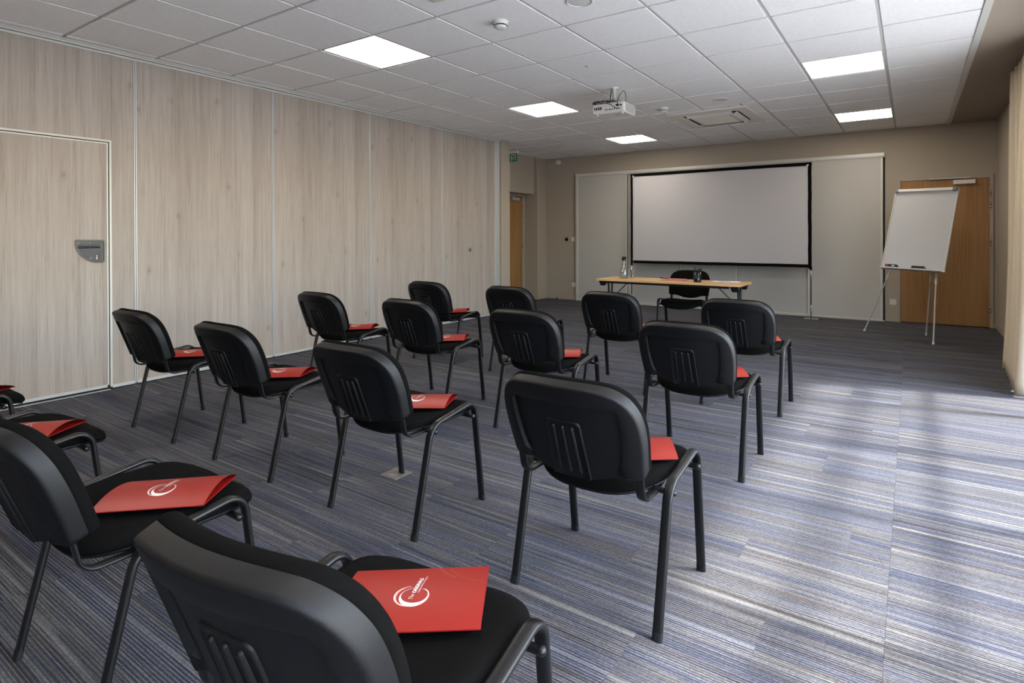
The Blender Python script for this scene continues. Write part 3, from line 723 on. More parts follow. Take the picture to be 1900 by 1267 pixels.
def socket(x, z, lab):
    t_ = thing('wall_socket', lab, 'socket', (x, YB, z))
    part('plate', MB().box((-.038, -.007, -.038), (.038, 0, .038), .003), 'white_plastic', t_)
    part('recess', MB().lathe([(.026, -.0072), (.024, -.0072), (.022, -.003), (0, -.003)], 28, (0, 0, 0), 'y'), 'grid', t_)
    part('earth_pin', MB().lathe([(.003, -.003), (.003, -.012), (0, -.013)], 8, (0, 0, .011), 'y').lathe([(.003, -.0032), (0, -.0034)], 8, (-.010, 0, 0), 'y').lathe([(.003, -.0032), (0, -.0034)], 8, (.010, 0, 0), 'y'), 'grey_plastic', t_)
socket(-4.932, .275, 'white wall socket low on the wall left of the cabinet')
socket(-.03, .262, 'white wall socket low between the cabinet and the flipchart')
t_ = thing('door_stop', 'small black door stop on the floor by the left corner skirting', 'door stop', (-5.25, YB-.07, 0))
part('base', MB().lathe([(0, 0), (.016, 0), (.016, .006), (.010, .009), (.009, .034), (0, .036)], 16), 'black_gloss', t_)
MAT['worn_metal'] = plain('worn_metal', rgb(118, 112, 106), .5, .2, .4, 60, .15)
t_ = thing('floor_outlet', 'flat metal outlet lid in the carpet by a front chair leg', 'floor outlet', (-1.925, -2.60, 0))
part('lid', MB().box((-.055, -.055, 0), (.055, .055, .0035), .0012).box((-.045, -.045, .0035), (.045, .045, .0045), .0005), 'worn_metal', t_)
part('flap', MB().box((-.02, -.043, .0045), (.02, -.018, .0056), .0005), 'grey_plastic', t_)

# ---- white sliding-door cabinet across the back wall
cab = thing('sliding_cabinet', 'wide off-white sliding-door cabinet behind the projection screen', 'cabinet', (-2.49, YB, 0))
ox = -2.49
def cb_(name, lo, hi, mat, par=cab, c=.0015): return boxp(name, (lo[0]-ox, lo[1]-YB, lo[2]), (hi[0]-ox, hi[1]-YB, hi[2]), mat, par, c)
cb_('top_rail', (-4.862, YB-.07, 2.215), (-.125, YB, 2.262), 'alu_white')
cb_('top_rail_lip', (-4.862, YB-.062, 2.20), (-.125, YB-.055, 2.216), 'grid')
cb_('bottom_track', (-4.862, YB-.065, 0), (-.125, YB, .010), 'alu_white')
cb_('side_profile', (-4.862, YB-.06, .01), (-4.835, YB, 2.215), 'alu_white')
cb_('side_profile', (-.140, YB-.006, .01), (-.122, YB, 2.2), 'seal')
PXS = [(-4.835, -3.86, .034), (-3.90, -2.90, .004), (-2.935, -2.045, .034), (-2.08, -1.03, .004), (-1.065, -.145, .034)]
for (a, b, dpt) in PXS:
    y1 = YB-.006-dpt; y0 = y1-.018
    dr = cb_('sliding_door', (a+.022, y0+.002, .03), (b-.022, y1-.002, 2.205), 'cab')
    o0 = dr.location/S
    for (lo, hi) in (((a, y0-.004, .016), (a+.024, y1, 2.21)), ((b-.024, y0-.004, .016), (b, y1, 2.21)), ((a+.024, y0-.001, .014), (b-.024, y1, .032))):
        q = boxp('edge_profile', [lo[0]-ox-o0.x, lo[1]-YB-o0.y, lo[2]-o0.z], [hi[0]-ox-o0.x, hi[1]-YB-o0.y, hi[2]-o0.z], 'alu_white', dr, .002)

for xg in (-3.862, -2.905, -2.048, -1.028): cb_('shadow_gap', (xg-.0022, YB-.060, .02), (xg+.0022, YB-.001, 2.2), 'grey_plastic', cab, 0)
# ---- projection screen on two poles
SY = 4.10; sx0, sx1, sz0, sz1 = -3.67, -.972, .712, 2.165
ps = thing('projection_screen', 'large free-standing projection screen with black border on two chrome poles', 'screen', ((sx0+sx1)/2, SY, 0))
sw = (sx1-sx0)/2
def wob(x): return .0015*sin(x*9)+.0012*sin(x*23+1)
cl = MB(); nx_, nz_ = 40, 14; vs = []; fs = []
for j in range(nz_+1):
    for i in range(nx_+1):
        u_ = -sw+.045+(2*sw-.09)*i/nx_; v_ = sz0+.03+(sz1-sz0-.06)*j/nz_
        vs.append((u_, .004*sin(u_*3+v_*2), v_))
for j in range(nz_):
    for i in range(nx_): q = j*(nx_+1)+i; fs.append((q, q+1, q+nx_+2, q+nx_+1))
cl.add(vs, fs, True); part('screen_cloth', cl, 'screen', ps)
def strip(pa, pb, wd, vert):
    n = 24; pts = [(Vector(pa).lerp(Vector(pb), k/n)) for k in range(n+1)]
    pts = [p_+(Vector((wob(p_.z*1.3), 0, 0)) if vert else Vector((0, 0, wob(p_.x)*.6))) for p_ in pts]
    return MB().sweep(pts, wd, .008, (1, 0, 0) if vert else (0, 0, 1), 8, 4)
part('border', strip((-sw+.0, -.008, sz1-.022), (sw, -.008, sz1-.022), .044, False), 'screen_border', ps)
part('border', strip((-sw+.05, -.008, sz0+.022), (sw-.03, -.008, sz0+.022), .044, False), 'screen_border', ps)
part('border', strip((-sw+.022, -.008, sz0), (-sw+.022, -.008, sz1), .036, True), 'screen_border', ps)
part('border', strip((sw-.024, -.008, sz0-.02), (sw-.024, -.008, sz1), .044, True), 'screen_border', ps)
for sx_ in (-1, 1):
    part('pole', MB().lathe([(0, 0), (.0085, 0), (.0085, 1.2), (0, 1.2)], 14, (sx_*(sw-.012), .012, .006)), 'chrome', ps)
    part('pole_clamp', MB().box((sx_*(sw-.012)-.014, -.002, sz0-.04), (sx_*(sw-.012)+.014, .026, sz0+.01), .003), 'black_gloss', ps)
    part('base_plate', MB().box((sx_*(sw-.012)-.09, -.055, 0), (sx_*(sw-.012)+.09, .095, .006), .002), 'chrome', ps)
    part('corner_pin', MB().box((-.016, -.016, sz1-.05), (.012, -.012, sz1-.03), .001, 0, Matrix.Translation((sx_*(sw-.05), 0, 0))), 'white_plastic', ps)

# ---- curtain gathered by the window
cu = thing('curtain', 'floor-length cream curtain gathered at the right edge beside the window', 'curtain', (.93, 1.25, 0))
nS, nZ = 110, 26; Y0, Y1 = -.55, .52
vs = []; fs = []
for j in range(nZ+1):
    z = .012+(2.535-.012)*j/nZ; fl = 1-j/nZ
    for i in range(nS+1):
        s_ = i/nS; ph = 2*pi*7.0*s_+.5*sin(3*s_*pi+1)
        amp = (.052+.028*fl)*(.8+.3*sin(5*s_+1)); xx = -.01+amp*cos(ph)-.045*fl**1.5+.012*sin(2*z+7*s_); yy_ = Y0+(Y1-Y0)*s_+.016*sin(2*ph)*(.5+fl)+.05*fl*(s_-.2)
        vs.append((xx, yy_, z+.010*sin(ph)*(j == 0)))
for j in range(nZ):
    for i in range(nS): q = j*(nS+1)+i; fs.append((q, q+1, q+nS+2, q+nS+1))
cloth = part('cloth', MB().add(vs, fs, True), 'curtain', cu)
md = cloth.modifiers.new('thick', 'SOLIDIFY'); md.thickness = .003
part('rail', MB().box((-.012, -.7, 2.548), (.012, .60, 2.575), .003), 'white_plastic', cu)
for k in range(8):
    s_ = (k+.02)/7.0*.985; yk = Y0+(Y1-Y0)*s_
    part('hook', MB().sweep([(.0, yk, 2.552), (.0, yk, 2.536), (.02, yk, 2.522)], .006, n=6).box((-.008, yk-.006, 2.534), (.008, yk+.006, 2.548), .002), 'black_gloss', cu)

# ================================================================== conference chair (local origin between the feet, facing +y)
def chair_meshes():
    D = {}
    prof = fillet([(0, -.205, .006), (0, -.112, .412), (0, .148, .449), (0, .203, .006)], [.075, .050], 10)
    L0 = [p_ for p_ in prof]
    def cut(z0):                                    # split rear leg / rail / front leg at height z0
        rear = [p_ for p_ in L0[:len(L0)//2] if p_.z <= z0]; front = [p_ for p_ in L0[len(L0)//2:] if p_.z <= z0]
        a, b = L0[0], L0[1]; ra = a.lerp(b, (z0-a.z)/(b.z-a.z)); a2, b2 = L0[-1], L0[-2]; fa = a2.lerp(b2, (z0-a2.z)/(b2.z-a2.z))
        return ra, fa
    ra, fa = cut(.33)
    TW, TT = .031, .0165
    for sx_, nm in ((-1, 'l'), (1, 'r')):
        X = sx_*.25; f_ = lambda P: [(X+sx_*(.012*(1-p_.z/.33) if p_.z < .33 else 0)*0, p_.y, p_.z) for p_ in P]
        D['leg_rear_'+nm] = MB().sweep(f_([L0[0], L0[0].lerp(ra, .5), ra]), TW, TT, (1, 0, 0), 14, 2.8).mesh('leg', 'tube')
        D['leg_front_'+nm] = MB().sweep(f_([L0[-1], L0[-1].lerp(fa, .5), fa]), TW, TT, (1, 0, 0), 14, 2.8).mesh('leg', 'tube')
        D['rail_'+nm] = MB().sweep(f_([ra]+L0[1:-1]+[fa]), TW, TT, (1, 0, 0), 14, 2.8).mesh('side_rail', 'tube')
        for e, q0, q1 in (('rear', L0[0], L0[1]), ('front', L0[-1], L0[-2])):
            d_ = (q1-q0).normalized(); a = q0-d_*.006; b = q0+d_*.018
            D['cap_%s_%s' % (e, nm)] = MB().sweep([(X, a.y, max(a.z, 0.0)), (X, b.y, b.z)], TW+.0012, TT+.0012, (1, 0, 0), 14, 2.8).mesh('foot_cap', 'seal')
    for nm, (yy_, zz) in (('a', (-.100, .386)), ('b', (.130, .388))):
        m = MB().sweep([(-.258, yy_, zz), (.258, yy_, zz)], .018, .018, (0, 0, 1), 12)
        for sx_ in (-1, 1): m.lathe([(.0095, 0), (.0095, .008*sx_), (.005, .012*sx_), (0, .013*sx_)], 12, (sx_*.258, yy_, zz), 'x')
        D['bar_'+nm] = m.mesh('crossbar', 'tube')
    D['under'] = MB().box((-.012, -.10, .378), (.012, .13, .388), .002).mesh('x', 'tube')
    for sx_, nm in ((-1, 'l'), (1, 'r')):
        p_ = fillet([(sx_*.204, -.234, .51), (sx_*.204, -.207, .384), (sx_*.203, -.11, .383), (sx_*.203, .02, .396)], [.042, .05], 10)
        D['bracket_'+nm] = MB().sweep(p_, .030, .010, (1, 0, 0), 12, 3).mesh('back_bracket', 'tube')
    # seat
    N = 56
    def outl(sc_=1., off=0.):
        o = []
        for k in range(N):
            th = 2*pi*k/N; c_, s_ = cos(th), sin(th)
            ex_ = .60 if s_ > 0 else .58
            x_ = .229*math.copysign(abs(c_)**ex_, c_); y_ = .012+(.238 if s_ > 0 else .210)*math.copysign(abs(s_)**(.78 if s_ > 0 else .72), s_)
            if y_ < .0: x_ *= 1-.13*(-y_/.2)**1.5
            if y_ > .08: x_ *= 1+.085*min(1, (y_-.08)/.10)
            o.append((x_*sc_, .012+(y_-.012)*sc_))
        return o
    def zt(x_, y_): return .425+.36*x_*x_-(1.6*(y_-.12)**2 if y_ > .12 else 0)-(.5*(y_+.08)**2 if y_ < -.08 else 0)
    top = [(.30, 0), (.55, 0), (.75, 0), (.86, -.001), (.93, -.005), (.97, -.012), (.993, -.022), (1.0, -.032), (.99, -.040), (.96, -.045)]
    rg = []
    for s_, dz in top: rg.append([(a, b, zt(a, b)+dz) for a, b in outl(s_)])
    D['cushion'] = MB().rings(rg, True, True).mesh('seat_cushion', 'fabric')
    sh = [(.965, -.043), (.972, -.048), (.955, -.052), (.80, -.050), (.4, -.046)]
    D['seat_shell'] = MB().rings([[(a, b, zt(a, b)+dz) for a, b in outl(s_)] for s_, dz in sh], False, True).mesh('seat_shell', 'black_plastic')
    # back
    half = [(0, .738), (.06, .7375), (.12, .734), (.165, .725), (.202, .700), (.224, .662), (.232, .62), (.233, .57), (.229, .52), (.226, .490), (.223, .470), (.212, .462), (.188, .4605), (.160, .4605), (.13, .4535), (.08, .438), (.04, .431), (0, .429)]
    cw = [(a, b, 0) for a, b in half]+[(-a, b, 0) for a, b in reversed(half[1:-1])]
    ol = catmull(cw, 4, True); n = len(ol)
    cen = Vector((0, .58, 0))
    def inset(d):
        out = []
        for k in range(n):
            tg = (ol[(k+1) % n]-ol[k-1]).normalized(); nm_ = Vector((tg.y, -tg.x, 0))
            if nm_.dot(cen-ol[k]) < 0: nm_ = -nm_
            out.append(ol[k]+nm_*d)
        return out
    def F3(p_, off): return (p_.x, -.338-.36*(p_.y-.67)+.95*p_.x**2+off, p_.y+off*.34)
    def inner(d, s_): return [cen+(q-cen)*s_ for q in inset(d)]
    # rear panel: rim then recessed flat field
    def fieldpt(sc_):
        hf = [(0, .679), (.08, .679), (.150, .677), (.170, .673), (.176, .665), (.177, .64), (.175, .58), (.168, .53), (.156, .492), (.12, .466), (.07, .451), (0, .4435)]
        c2 = catmull([(a, b, 0) for a, b in hf]+[(-a, b, 0) for a, b in reversed(hf[1:-1])], 60, True)
        cum = []
        for q in ol:   # ray from centre to outline point, matched by angle
            an = math.atan2(q.y-cen.y, q.x-cen.x)
            best = min(c2, key=lambda w_: abs((math.atan2(w_.y-cen.y, w_.x-cen.x)-an+pi) % (2*pi)-pi)); cum.append(cen+(best-cen)*sc_)
        return cum
    def rimF(p_, off, _f=None):
        if -.03 < off < 0 and p_.y < .50:
            k_ = min(1, max(0, (abs(p_.x)-.150)/.018)); off = off*k_
        return F3(p_, off)
    I8, G1 = inset(.008), fieldpt(1.)
    def mixr(k_, off): return [rimF(p_.lerp(q_, k_), off) for p_, q_ in zip(I8, G1)]
    R = [[rimF(q, .020) for q in inset(.0)], [rimF(q, -.006) for q in inset(.0)], [rimF(q, -.0115) for q in inset(.0015)], [rimF(q, -.0140) for q in inset(.0045)], [rimF(q, -.0148) for q in I8],
         mixr(.5, -.0145), mixr(.9, -.0140), mixr(.96, -.0125), mixr(1., -.001), [rimF(q, 0) for q in fieldpt(.985)]]+[[rimF(q, 0) for q in fieldpt(k/10)] for k in (9.5, 9, 8, 7, 6, 5, 4, 3, 2, 1, .4)]
    D['back_shell'] = MB().rings([[tuple(x_) for x_ in r_] for r_ in R], False, True).mesh('backrest_shell', 'black_plastic')
    # raised rib panel
    def rr_(u0, u1, w0, w1, rad, n=5, taper=0.):
        o = []
        for (cx_, cz_, t0) in ((u1-rad, w1-rad, 0), (u0+rad, w1-rad, 90), (u0+rad*.2, w0+rad*.2, 180), (u1-rad*.2, w0+rad*.2, 270)):
            rd = rad if t0 < 180 else rad*.2
            for k in range(n+1): th = radians(t0+90*k/n); o.append(Vector((cx_+rd*cos(th), cz_+rd*sin(th), 0)))
        for q in o: q.x *= 1+taper*(w1-q.y)/(w1-w0)
        return o
    m = MB(); pA = lambda i_: rr_(-.060+i_, .060-i_, .434, .622-i_, .016, 5, .10)
    m.rings([[F3(q, .002) for q in pA(0)], [F3(q, -.003) for q in pA(.001)], [F3(q, -.0045) for q in pA(.003)], [F3(q, -.0045) for q in pA(.0055)], [F3(q, -.0022) for q in pA(.0075)], [F3(q, -.0022) for q in pA(.03)]], False, True)
    for k in (-1, 0, 1):
        c0 = .031*k; pB = lambda i_: [Vector((q.x+c0*(1+.15*(.605-q.y)/.18), q.y, 0)) for q in rr_(-.0062+i_, .0062-i_, .452+i_, .604-i_, .005, 4)]
        m.rings([[F3(q, -.002) for q in pB(0)], [F3(q, -.0065) for q in pB(.0015)], [F3(q, -.0080) for q in pB(.0035)]], False, True)
    D['rib_panel'] = m.mesh('rib_panel', 'black_plastic')
    fr = [[F3(q, .018) for q in inset(.003)], [F3(q, .023) for q in inset(-.0015)], [F3(q, .034) for q in inset(-.001)], [F3(q, .044) for q in inset(.004)], [F3(q, .051) for q in inset(.013)], [F3(q, .055) for q in inset(.028)],
          [F3(q, .056) for q in inner(.030, .7)], [F3(q, .056) for q in inner(.030, .35)]]
    D['back_cushion'] = MB().rings([[tuple(x_) for x_ in r_] for r_ in fr], True, True).mesh('backrest_cushion', 'fabric')
    return D
CH = chair_meshes()
def chair(x, y, rz, label, group):
    t_ = thing('conference_chair', label, 'chair', (x, y, 0), rz, group)
    link('seat_cushion', CH['cushion'], t_); link('seat_shell', CH['seat_shell'], t_)
    link('backrest_cushion', CH['back_cushion'], t_); sh = link('backrest_shell', CH['back_shell'], t_); link('rib_panel', CH['rib_panel'], sh)
    for nm in 'lr':
        for e in ('rear', 'front'):
            lg = link('leg', CH['leg_%s_%s' % (e, nm)], t_); link('foot_cap', CH['cap_%s_%s' % (e, nm)], lg)
        link('side_rail', CH['rail_'+nm], t_); link('back_bracket', CH['bracket_'+nm], t_)
    link('crossbar', CH['bar_a'], t_); link('crossbar', CH['bar_b'], t_)
    return t_

# ---- red presentation folder (origin at centre, long axis x, lying on z=0)
FL, FW = .284, .203
def farch(v, bow): return .003+bow*(1-(2*v/FW)**2)
def folder_meshes(bow, tilt=0.):
    nU, nV = 10, 16; vs = []; fs = []
    for i in range(nU+1):
        for j in range(nV+1):
            u_ = -FL/2+FL*i/nU; v_ = -FW/2+FW*j/nV; vs.append((u_, v_, farch(v_, bow*(1+.12*u_/FL))))
    fs = [(i*(nV+1)+j, (i+1)*(nV+1)+j, (i+1)*(nV+1)+j+1, i*(nV+1)+j+1) for i in range(nU) for j in range(nV)]
    K = len(vs); top = MB().add(vs, fs, True)
    top.add([(a, b, c-.0009) for a, b, c in vs], [tuple(reversed(f)) for f in fs], True, 1)
    top = top.mesh('front_cover', ['red', 'red_inner'])
    bot = MB().box((-FL/2+.001, -FW/2+.001, .0002), (FL/2-.001, FW/2, .0022), .0003).mesh('back_cover', 'red_inner')
    lg = MB()
    def onp(u_, v_, e=.00035):
        u_ = min(u_, FL/2-.0012); v_ = min(v_, FW/2-.0012); return (u_, v_, farch(v_, bow*(1+.12*u_/FL))+e)
    def crescent(cu_, cv, r_, tmax, tmin, th0, a0, a1, mi, ec=1., e=.0004, n=44):
        A = []; B = []
        for k in range(n+1):
            th = radians(a0+(a1-a0)*k/n); tt = tmin+(tmax-tmin)*max(0, cos((th-radians(th0))/1.25 if abs(th-radians(th0)) < pi*.62 else pi/2))**1.6
            A.append(onp(cu_+r_*ec*cos(th), cv+r_*sin(th), e)); B.append(onp(cu_+(r_-tt)*ec*cos(th), cv+(r_-tt)*sin(th), e))
        lg.add(A+B, [(k, k+1, n+1+k+1, n+1+k) for k in range(n)], False, mi)
    # image-like frame of the logo: u to the right, v away from the reader
    LV = -.028 if bow > .02 else -.013
    crescent(.004, LV-.002, .0290, .0105, .0010, 262, 86, 414, 0)
    crescent(-.006, LV+.002, .0300, .0024, .0009, 180, 95, 262, 0)
    crescent(-.004, LV, .0300, .0034, .0006, 200, 120, 275, 1, 1., .0003)
    crescent(.0085, LV+.001, .0240, .0034, .0006, 340, 290, 420, 1, 1., .0003)
    crescent(.0065, LV-.001, .0250, .0018, .0006, 0, 300, 430, 0)
    crescent(.150, .122, .095, .003, .0004, 215, 190, 262, 2, 1., .0002)
    crescent(.135, .135, .107, .006, .0005, 212, 197, 235, 2, 1., .0002)
    def tx(txt, size, bold, u0_, v0_, length, mi, shear=0.):
        vs_, fs_ = text_mesh(txt, size, bold, shear)
        mx = max(v_[0] for v_ in vs_) or 1; k_ = length/mx; dr = radians(83)
        # text runs away from the reader (+v), letter tops towards -u
        ox_, oy_ = cos(dr), sin(dr)
        out = [onp(u0_+v_[0]*k_*ox_-v_[1]*oy_, v0_+v_[0]*k_*oy_+v_[1]*ox_, .0006) for v_ in vs_]
        lg.add(out, fs_, False, mi)
    tx('ORIGINALS', .0105, .00035, .0045, LV+.008, .054, 0)
    tx('The', .0110, .0, .0015, LV-.0125, .017, 0, .3)
    tx('HUMAN HOTELS & RESORTS', .0036, .00005, .0110, LV+.009, .060, 0)
    lgm = lg.mesh('printed_logo', ['print_white', 'print_pink', 'print_swirl'])
    return top, bot, lgm
FM = [folder_meshes(.023), folder_meshes(.011)]
def folder(cx_, cy_, cz_, deg, label, kind=0, tx_=0., ty_=0.):
    t_ = thing('presentation_folder', label, 'folder', (cx_, cy_, cz_), 0, 'red presentation folders lying on the chairs')
    t_.rotation_euler = (Matrix.Rotation(radians(-2.2), 3, 'Y') @ Matrix.Rotation(radians(deg), 3, 'Z') @ Matrix.Rotation(radians(tx_), 3, 'X') @ Matrix.Rotation(radians(ty_), 3, 'Y')).to_euler()
    a, b, c = FM[kind]; link('front_cover', a, t_); link('back_cover', b, t_); link('printed_logo', c, t_)
GC = 'rows of black audience chairs facing the screen'
X4 = [-.745, -1.675, -2.605, -3.535]
CHAIRS = [
 # x, y, rz, chair label, folder rel x, rel y, deg, folder label, kind
 (-.643, -3.812, 6, 'black chair at the bottom edge, nearest the camera, open folder logo readable on its seat', .000, .074, 33.5, 'red folder with the largest, readable white logo, nearest the camera', 1),
 (-1.63, -3.815, 0, 'black chair in the lower left whose near backrest touches the left picture edge', .075, .035, 38, 'red folder bowed open on the lower left chair, second nearest the camera', 0),
 (-2.60, -3.84, 0, 'black chair at the left edge of which only seat and front leg show', .05, .02, 38, 'red folder cut by the left picture edge, ring logo fully visible', 0),
 (-3.53, -3.84, 0, 'black chair at the far left edge of which only a seat corner shows', .07, .04, 33, 'red folder at the left picture edge of which only a tip shows', 0),
 (-.68, -2.79, 0, 'large black chair left of the sunlit carpet, second row, rightmost, back and all legs visible', .068, .008, 32, 'plain red folder corner showing right of the large chair by the sunlit carpet', 0),
 (-1.655, -2.785, 0, 'black chair in the middle of the picture with a front leg on the floor outlet', .055, .02, 26, 'red folder on the chair that stands on the floor outlet', 0),
 (-2.605, -2.785, 0, 'black chair second from left in the second row, before the wood wall', .03, .0, 31, 'red folder on the second chair from left of the second row', 0),
 (-3.545, -2.785, 0, 'black chair leftmost in the second row, beside the pass door of the wood wall', .05, .0, 33, 'red folder on the leftmost chair of the second row by the pass door', 0),
 (-.74, -1.580, 0, 'black chair third row rightmost, overlapping the last chair at the right', .065, .01, 33, 'red folder tip right of the third row rightmost chair', 0),
 (-1.675, -1.600, 0, 'black chair third row, behind the top of the large second row chair', .06, .01, 25, 'small red folder patch on the third row chair behind the large chair', 0),
 (-2.605, -1.585, 0, 'black chair third row, second from left, centre of the picture', .07, .015, 31, 'red folder on the third row chair second from left', 0),
 (-3.52, -1.600, 0, 'black chair third row leftmost, against the wood wall', .065, .015, 31, 'red folder on the leftmost chair of the third row', 0),
 (-.775, -.455, 0, 'black chair at the right end of the farthest audience row, nearest the flipchart', .05, .01, 33, 'red folder tip at the right end chair of the farthest row', 0),
 (-1.69, -.455, 0, 'black chair in the farthest audience row directly before the table', .06, .01, 33, 'small red folder on the chair directly before the table', 0),
 (-2.60, -.470, 0, 'black chair in the farthest audience row just right of the wood wall end', .05, .01, 33, 'tiny red folder on the farthest row chair by the wood wall end', 0),
 (-3.53, -.455, 0, 'black chair leftmost in the farthest audience row, beside the wood wall', .065, .0, 31, 'red folder on the leftmost chair of the farthest row', 0),
]
for (x, y, rz, lab, fx_, fy_, fd, flab, kd) in CHAIRS:
    chair(x, y, radians(rz), lab, GC)
    folder(x+fx_, y+fy_, .4435, fd, flab, kd)
chair(-1.975, 1.75, radians(184), 'black chair behind the folding table, facing the audience', 'presenter seat')

# ================================================================== folding table and what stands on it
TX0, TX1, TY0, TY1, TZ = -2.865, -1.245, 1.315, 1.775, .664
tcx, tcy = (TX0+TX1)/2, (TY0+TY1)/2
tb = thing('folding_table', 'long narrow folding table with pale wood top and black metal legs', 'table', (tcx, tcy, 0), radians(-1.0))
hw, hd = (TX1-TX0)/2, (TY1-TY0)/2
part('tabletop', MB().box((-hw, -hd, TZ-.022), (hw, hd, TZ), .002), 'beech', tb)
part('frame_rail', MB().box((-hw+.10, -hd+.035, TZ-.048), (hw-.12, -hd+.058, TZ-.022), .002), 'tube', tb)
part('frame_rail', MB().box((-hw+.10, hd-.058, TZ-.048), (hw-.12, hd-.035, TZ-.022), .002), 'tube', tb)
for sx_ in (-1, 1):
    for sy_ in (-1, 1):
        xx = sx_*(hw-.065); yy_ = sy_*(hd-.05)
        part('corner_block', MB().rings([[(xx-.04, yy_-.03, TZ-.022), (xx+.04, yy_-.03, TZ-.022), (xx+.04, yy_+.03, TZ-.022), (xx-.04, yy_+.03, TZ-.022)],
             [(xx-.024, yy_-.02, TZ-.075), (xx+.024, yy_-.02, TZ-.075), (xx+.024, yy_+.02, TZ-.075), (xx-.024, yy_+.02, TZ-.075)],
             [(xx-.020, yy_-.017, TZ-.078), (xx+.020, yy_-.017, TZ-.078), (xx+.020, yy_+.017, TZ-.078), (xx-.020, yy_+.017, TZ-.078)]], True, True, False), 'black_plastic', tb)
    lx = sx_*(hw-.067)
    for sy_ in (-1, 1):
        pth = fillet([(lx, sy_*.14, TZ-.034), (lx, sy_*.045, TZ-.045), (lx+sx_*.004, sy_*.030, .14), (lx+sx_*.004, sy_*.20, .012)], [.06, .06], 8)
        part('leg', MB().sweep(pth, .024, n=12), 'tube', tb)
    part('leg_top_bar', MB().sweep([(lx, -hd+.05, TZ-.034), (lx, hd-.05, TZ-.034)], .022, n=10), 'tube', tb)
    for sy_ in (-1, 1):
        part('diagonal_brace', MB().sweep([(sx_*(hw-.30), sy_*.016, TZ-.04), (lx, sy_*.016, TZ-.26)], .009, .006, (0, 1, 0), 8), 'tube', tb)
    part('brace_bracket', MB().box((sx_*(hw-.30)-.02, -.2, TZ-.046), (sx_*(hw-.30)+.02, .2, TZ-.036), .002), 'tube', tb)

t_ = thing('water_carafe', 'clear glass water carafe with black stopper on the table', 'carafe', (-2.612, 1.53, TZ))
part('glass_body', MB().lathe([(0, .001), (.049, .001), (.052, .006), (.051, .05), (.041, .115), (.025, .165), (.0195, .192), (.023, .218), (.0215, .218), (.0180, .192), (.0233, .165), (.0392, .115), (.0492, .05), (.050, .010), (0, .007)], 32), 'glass', t_)
part('water', MB().lathe([(0, .0078), (.0492, .0105), (.0484, .05), (.0430, .095), (0, .095)], 32), 'water', t_)
part('stopper', MB().lathe([(0, .20), (.0168, .202), (.0172, .2185), (.026, .220), (.026, .238), (.021, .240), (.019, .252), (.012, .254), (0, .254)], 24).box((.012, -.008, .238), (.032, .008, .248), .002), 'black_plastic', t_)
t_ = thing('drinking_glass', 'tall narrow clear drinking glass beside the carafe', 'glass', (-2.502, 1.52, TZ))
part('glass_body', MB().lathe([(0, .001), (.022, .001), (.0235, .006), (.0245, .128), (.0232, .128), (.0218, .014), (0, .012)], 28), 'glass', t_)

t_ = thing('table_folder', 'salmon red folder lying flat on the table before the chair', 'folder', (-2.02, 1.57, TZ), radians(12))
part('cover', MB().box((-.145, -.10, .0), (.145, .10, .004), .001).rings([[(-.143, -.098, .004), (.143, -.098, .004), (.143, .098, .004), (-.143, .098, .004)], [(-.10, -.05, .014), (.12, -.05, .011), (.12, .05, .015), (-.10, .05, .018)]], False, True), 'salmon', t_)
t_ = thing('pen', 'dark pen lying on the left end of the salmon folder', 'pen', (-2.125, 1.53, TZ+.0165), radians(-20))
part('barrel', MB().sweep([(-.06, 0, .004), (.055, 0, .004), (.065, 0, .004)], .008, n=10).box((-.05, -.002, .008), (-.015, .002, .0105), .001), 'black_gloss', t_)
cpx, cpy = -1.725, 1.45
t_ = thing('pencil_cup', 'black metal pencil cup on the table', 'pencil cup', (cpx, cpy, TZ))
part('cup', MB().lathe([(0, .001), (.039, .001), (.040, .004), (.040, .108), (.0385, .108), (.0385, .004), (0, .003)], 32), 'black_gloss', t_)
GP = 'black pens standing in the pencil cup'
for k, (a, b, ln) in enumerate([(165, 17, .150), (105, 14, .142), (225, 10, .148), (20, 10, .136), (-5, 19, .152), (40, 15, .140), (300, 6, .132)]):
    d_ = Vector((sin(radians(b))*cos(radians(a)), sin(radians(b))*sin(radians(a)), cos(radians(b))))
    pn = thing('pen', 'black pen standing in the pencil cup on the table', 'pen', (cpx-d_.x*.02, cpy-d_.y*.02, TZ+.005), 0, GP)
    part('barrel', MB().sweep([(0, 0, 0), tuple(d_*ln)], .007, n=8).sweep([tuple(d_*ln), tuple(d_*(ln+.008))], .004, n=8).sweep([tuple(d_*(ln-.03)+Vector((.004, 0, 0))), tuple(d_*ln+Vector((.004, 0, 0)))], .0025, n=6), 'black_gloss', pn)
t_ = thing('paper_sheets', 'small stack of white printed sheets at the right end of the table', 'paper', (-1.475, 1.62, TZ), radians(6))
for k in range(3):
    part('sheet', MB().box((-.135, -.095, .0), (.135, .095, .0012), 0), 'paper', t_, (.004*k, -.003*k, .0014*k), radians(1.5*k))
part('printed_block', MB().box((-.07, -.03, .0041), (.05, .03, .0044), 0), 'blue_print', t_)

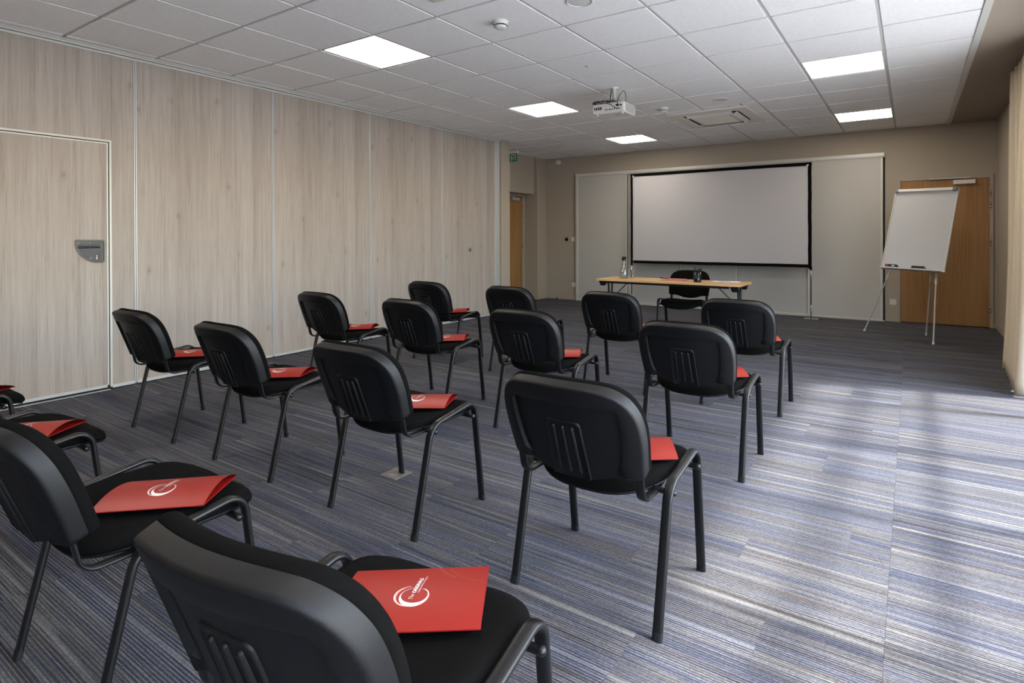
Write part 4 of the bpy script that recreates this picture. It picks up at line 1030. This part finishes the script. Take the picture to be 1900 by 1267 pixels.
# ================================================================== flipchart easel
EW, EH = .64, .95; ez = Vector((.175, 2.935, .777))
ea, eb, ec = radians(-24.0), radians(-18.0), radians(1.4)
EM = Matrix.Rotation(ea, 4, 'Z') @ Matrix.Rotation(eb, 4, 'X') @ Matrix.Rotation(ec, 4, 'Y')
fc = thing('flipchart_easel', 'white flipchart board on silver tripod legs before the oak door', 'flipchart', (ez.x, ez.y, 0))
def EP(a, b, c): return (EM @ Vector((a, b, c)))+Vector((0, 0, ez.z))
def ebox(name, lo, hi, mat, par=fc, c=.002): return part(name, MB().box(lo, hi, c, 0, Matrix.Translation((0, 0, ez.z)) @ EM), mat, par)
ebox('board', (-EW/2+.008, .002, .008), (EW/2-.008, .012, EH-.008), 'board')
for lo, hi in (((-EW/2, -.003, 0), (-EW/2+.012, .018, EH)), ((EW/2-.012, -.003, 0), (EW/2, .018, EH)), ((-EW/2, -.003, EH-.012), (EW/2, .018, EH)), ((-EW/2, -.003, 0), (EW/2, .018, .012))):
    ebox('board_frame', lo, hi, 'alu_white')
ebox('paper_clamp', (-EW/2+.03, -.020, EH-.040), (EW/2-.035, .002, EH-.006), 'white_plastic', fc, .006)
ebox('clamp_end', (-EW/2+.006, -.022, EH-.046), (-EW/2+.042, .002, EH-.008), 'grey_plastic', fc, .005)
ebox('clamp_end', (EW/2-.055, -.022, EH-.046), (EW/2-.008, .002, EH-.004), 'grey_plastic', fc, .005)
ebox('pen_tray', (-EW/2+.01, -.05, -.010), (EW/2-.03, .012, .002), 'alu', fc, .002)
ebox('tray_lip', (-EW/2+.01, -.052, -.010), (EW/2-.03, -.048, .006), 'alu', fc, .001)
ebox('corner_cap', (-EW/2-.006, -.006, -.006), (-EW/2+.016, .02, .018), 'white_plastic', fc, .004)
ebox('corner_cap', (EW/2-.016, -.006, -.006), (EW/2+.006, .02, .018), 'white_plastic', fc, .004)
hub = EP(0, .05, EH-.16)
def leg3(foot, knee):
    f_ = Vector(foot)-Vector((ez.x, ez.y, 0)); k_ = Vector(knee); 
    part('leg', MB().sweep([tuple(f_+(k_-f_)*.012), tuple(f_.lerp(k_, .5)), tuple(k_)], .017, n=12), 'alu', fc)
    part('leg_collar', MB().sweep([tuple(f_.lerp(k_, .47)), tuple(f_.lerp(k_, .52))], .024, n=12), 'white_plastic', fc)
    part('rubber_foot', MB().sweep([tuple(Vector((f_.x, f_.y, 0))), tuple(f_+(k_-f_)*.02)], .024, n=12), 'offwhite_plastic', fc)
leg3((-.30, 3.37, 0), EP(-.10, .045, .62)); leg3((.37, 2.79, 0), EP(.16, .04, .60)); leg3((.32, 3.41, 0), EP(.10, .10, .62))
part('hub', MB().sweep([tuple(EP(-.16, .045, .62)), tuple(EP(.19, .045, .62))], .03, .02, None, 8), 'grey_plastic', fc)
def on_tray(name, lab, cat, a):
    o = EP(a, -.026, .003)+Vector((ez.x, ez.y, 0)); q = thing(name, lab, cat, tuple(o)); q.rotation_euler = EM.to_euler(); return q
q = on_tray('marker_pack', 'dark pack of whiteboard markers with red corner on the flipchart tray', 'markers', -.20)
part('sleeve', MB().box((-.06, -.018, 0), (.06, .018, .036), .002), 'navy_label', q)
part('red_patch', MB().box((-.0605, -.0186, .006), (-.030, .012, .034), .001), 'red_plastic', q)
part('label_patch', MB().box((.012, -.0188, .012), (.040, -.017, .026), 0), 'paper', q)
for k in range(4): part('marker_end', MB().lathe([(0, 0), (.0075, 0), (.0075, .012), (0, .012)], 12, (.058, -.0, .009+.0), 'x') if k == 0 else MB().lathe([(0, 0), (.006, 0), (.006, .010), (0, .010)], 12, (.058, -.010+.008*k, .022), 'x'), 'black_gloss', q)
q = on_tray('board_eraser', 'black board eraser with red end on the flipchart tray', 'eraser', .075)
part('body', MB().rings([rrect(.066, .020, .012, 0), rrect(.066, .020, .012, .022), rrect(.060, .015, .010, .034)], True, True, False), 'black_plastic', q)
part('felt', MB().box((.060, -.017, .002), (.072, .017, .024), .003), 'red_plastic', q)
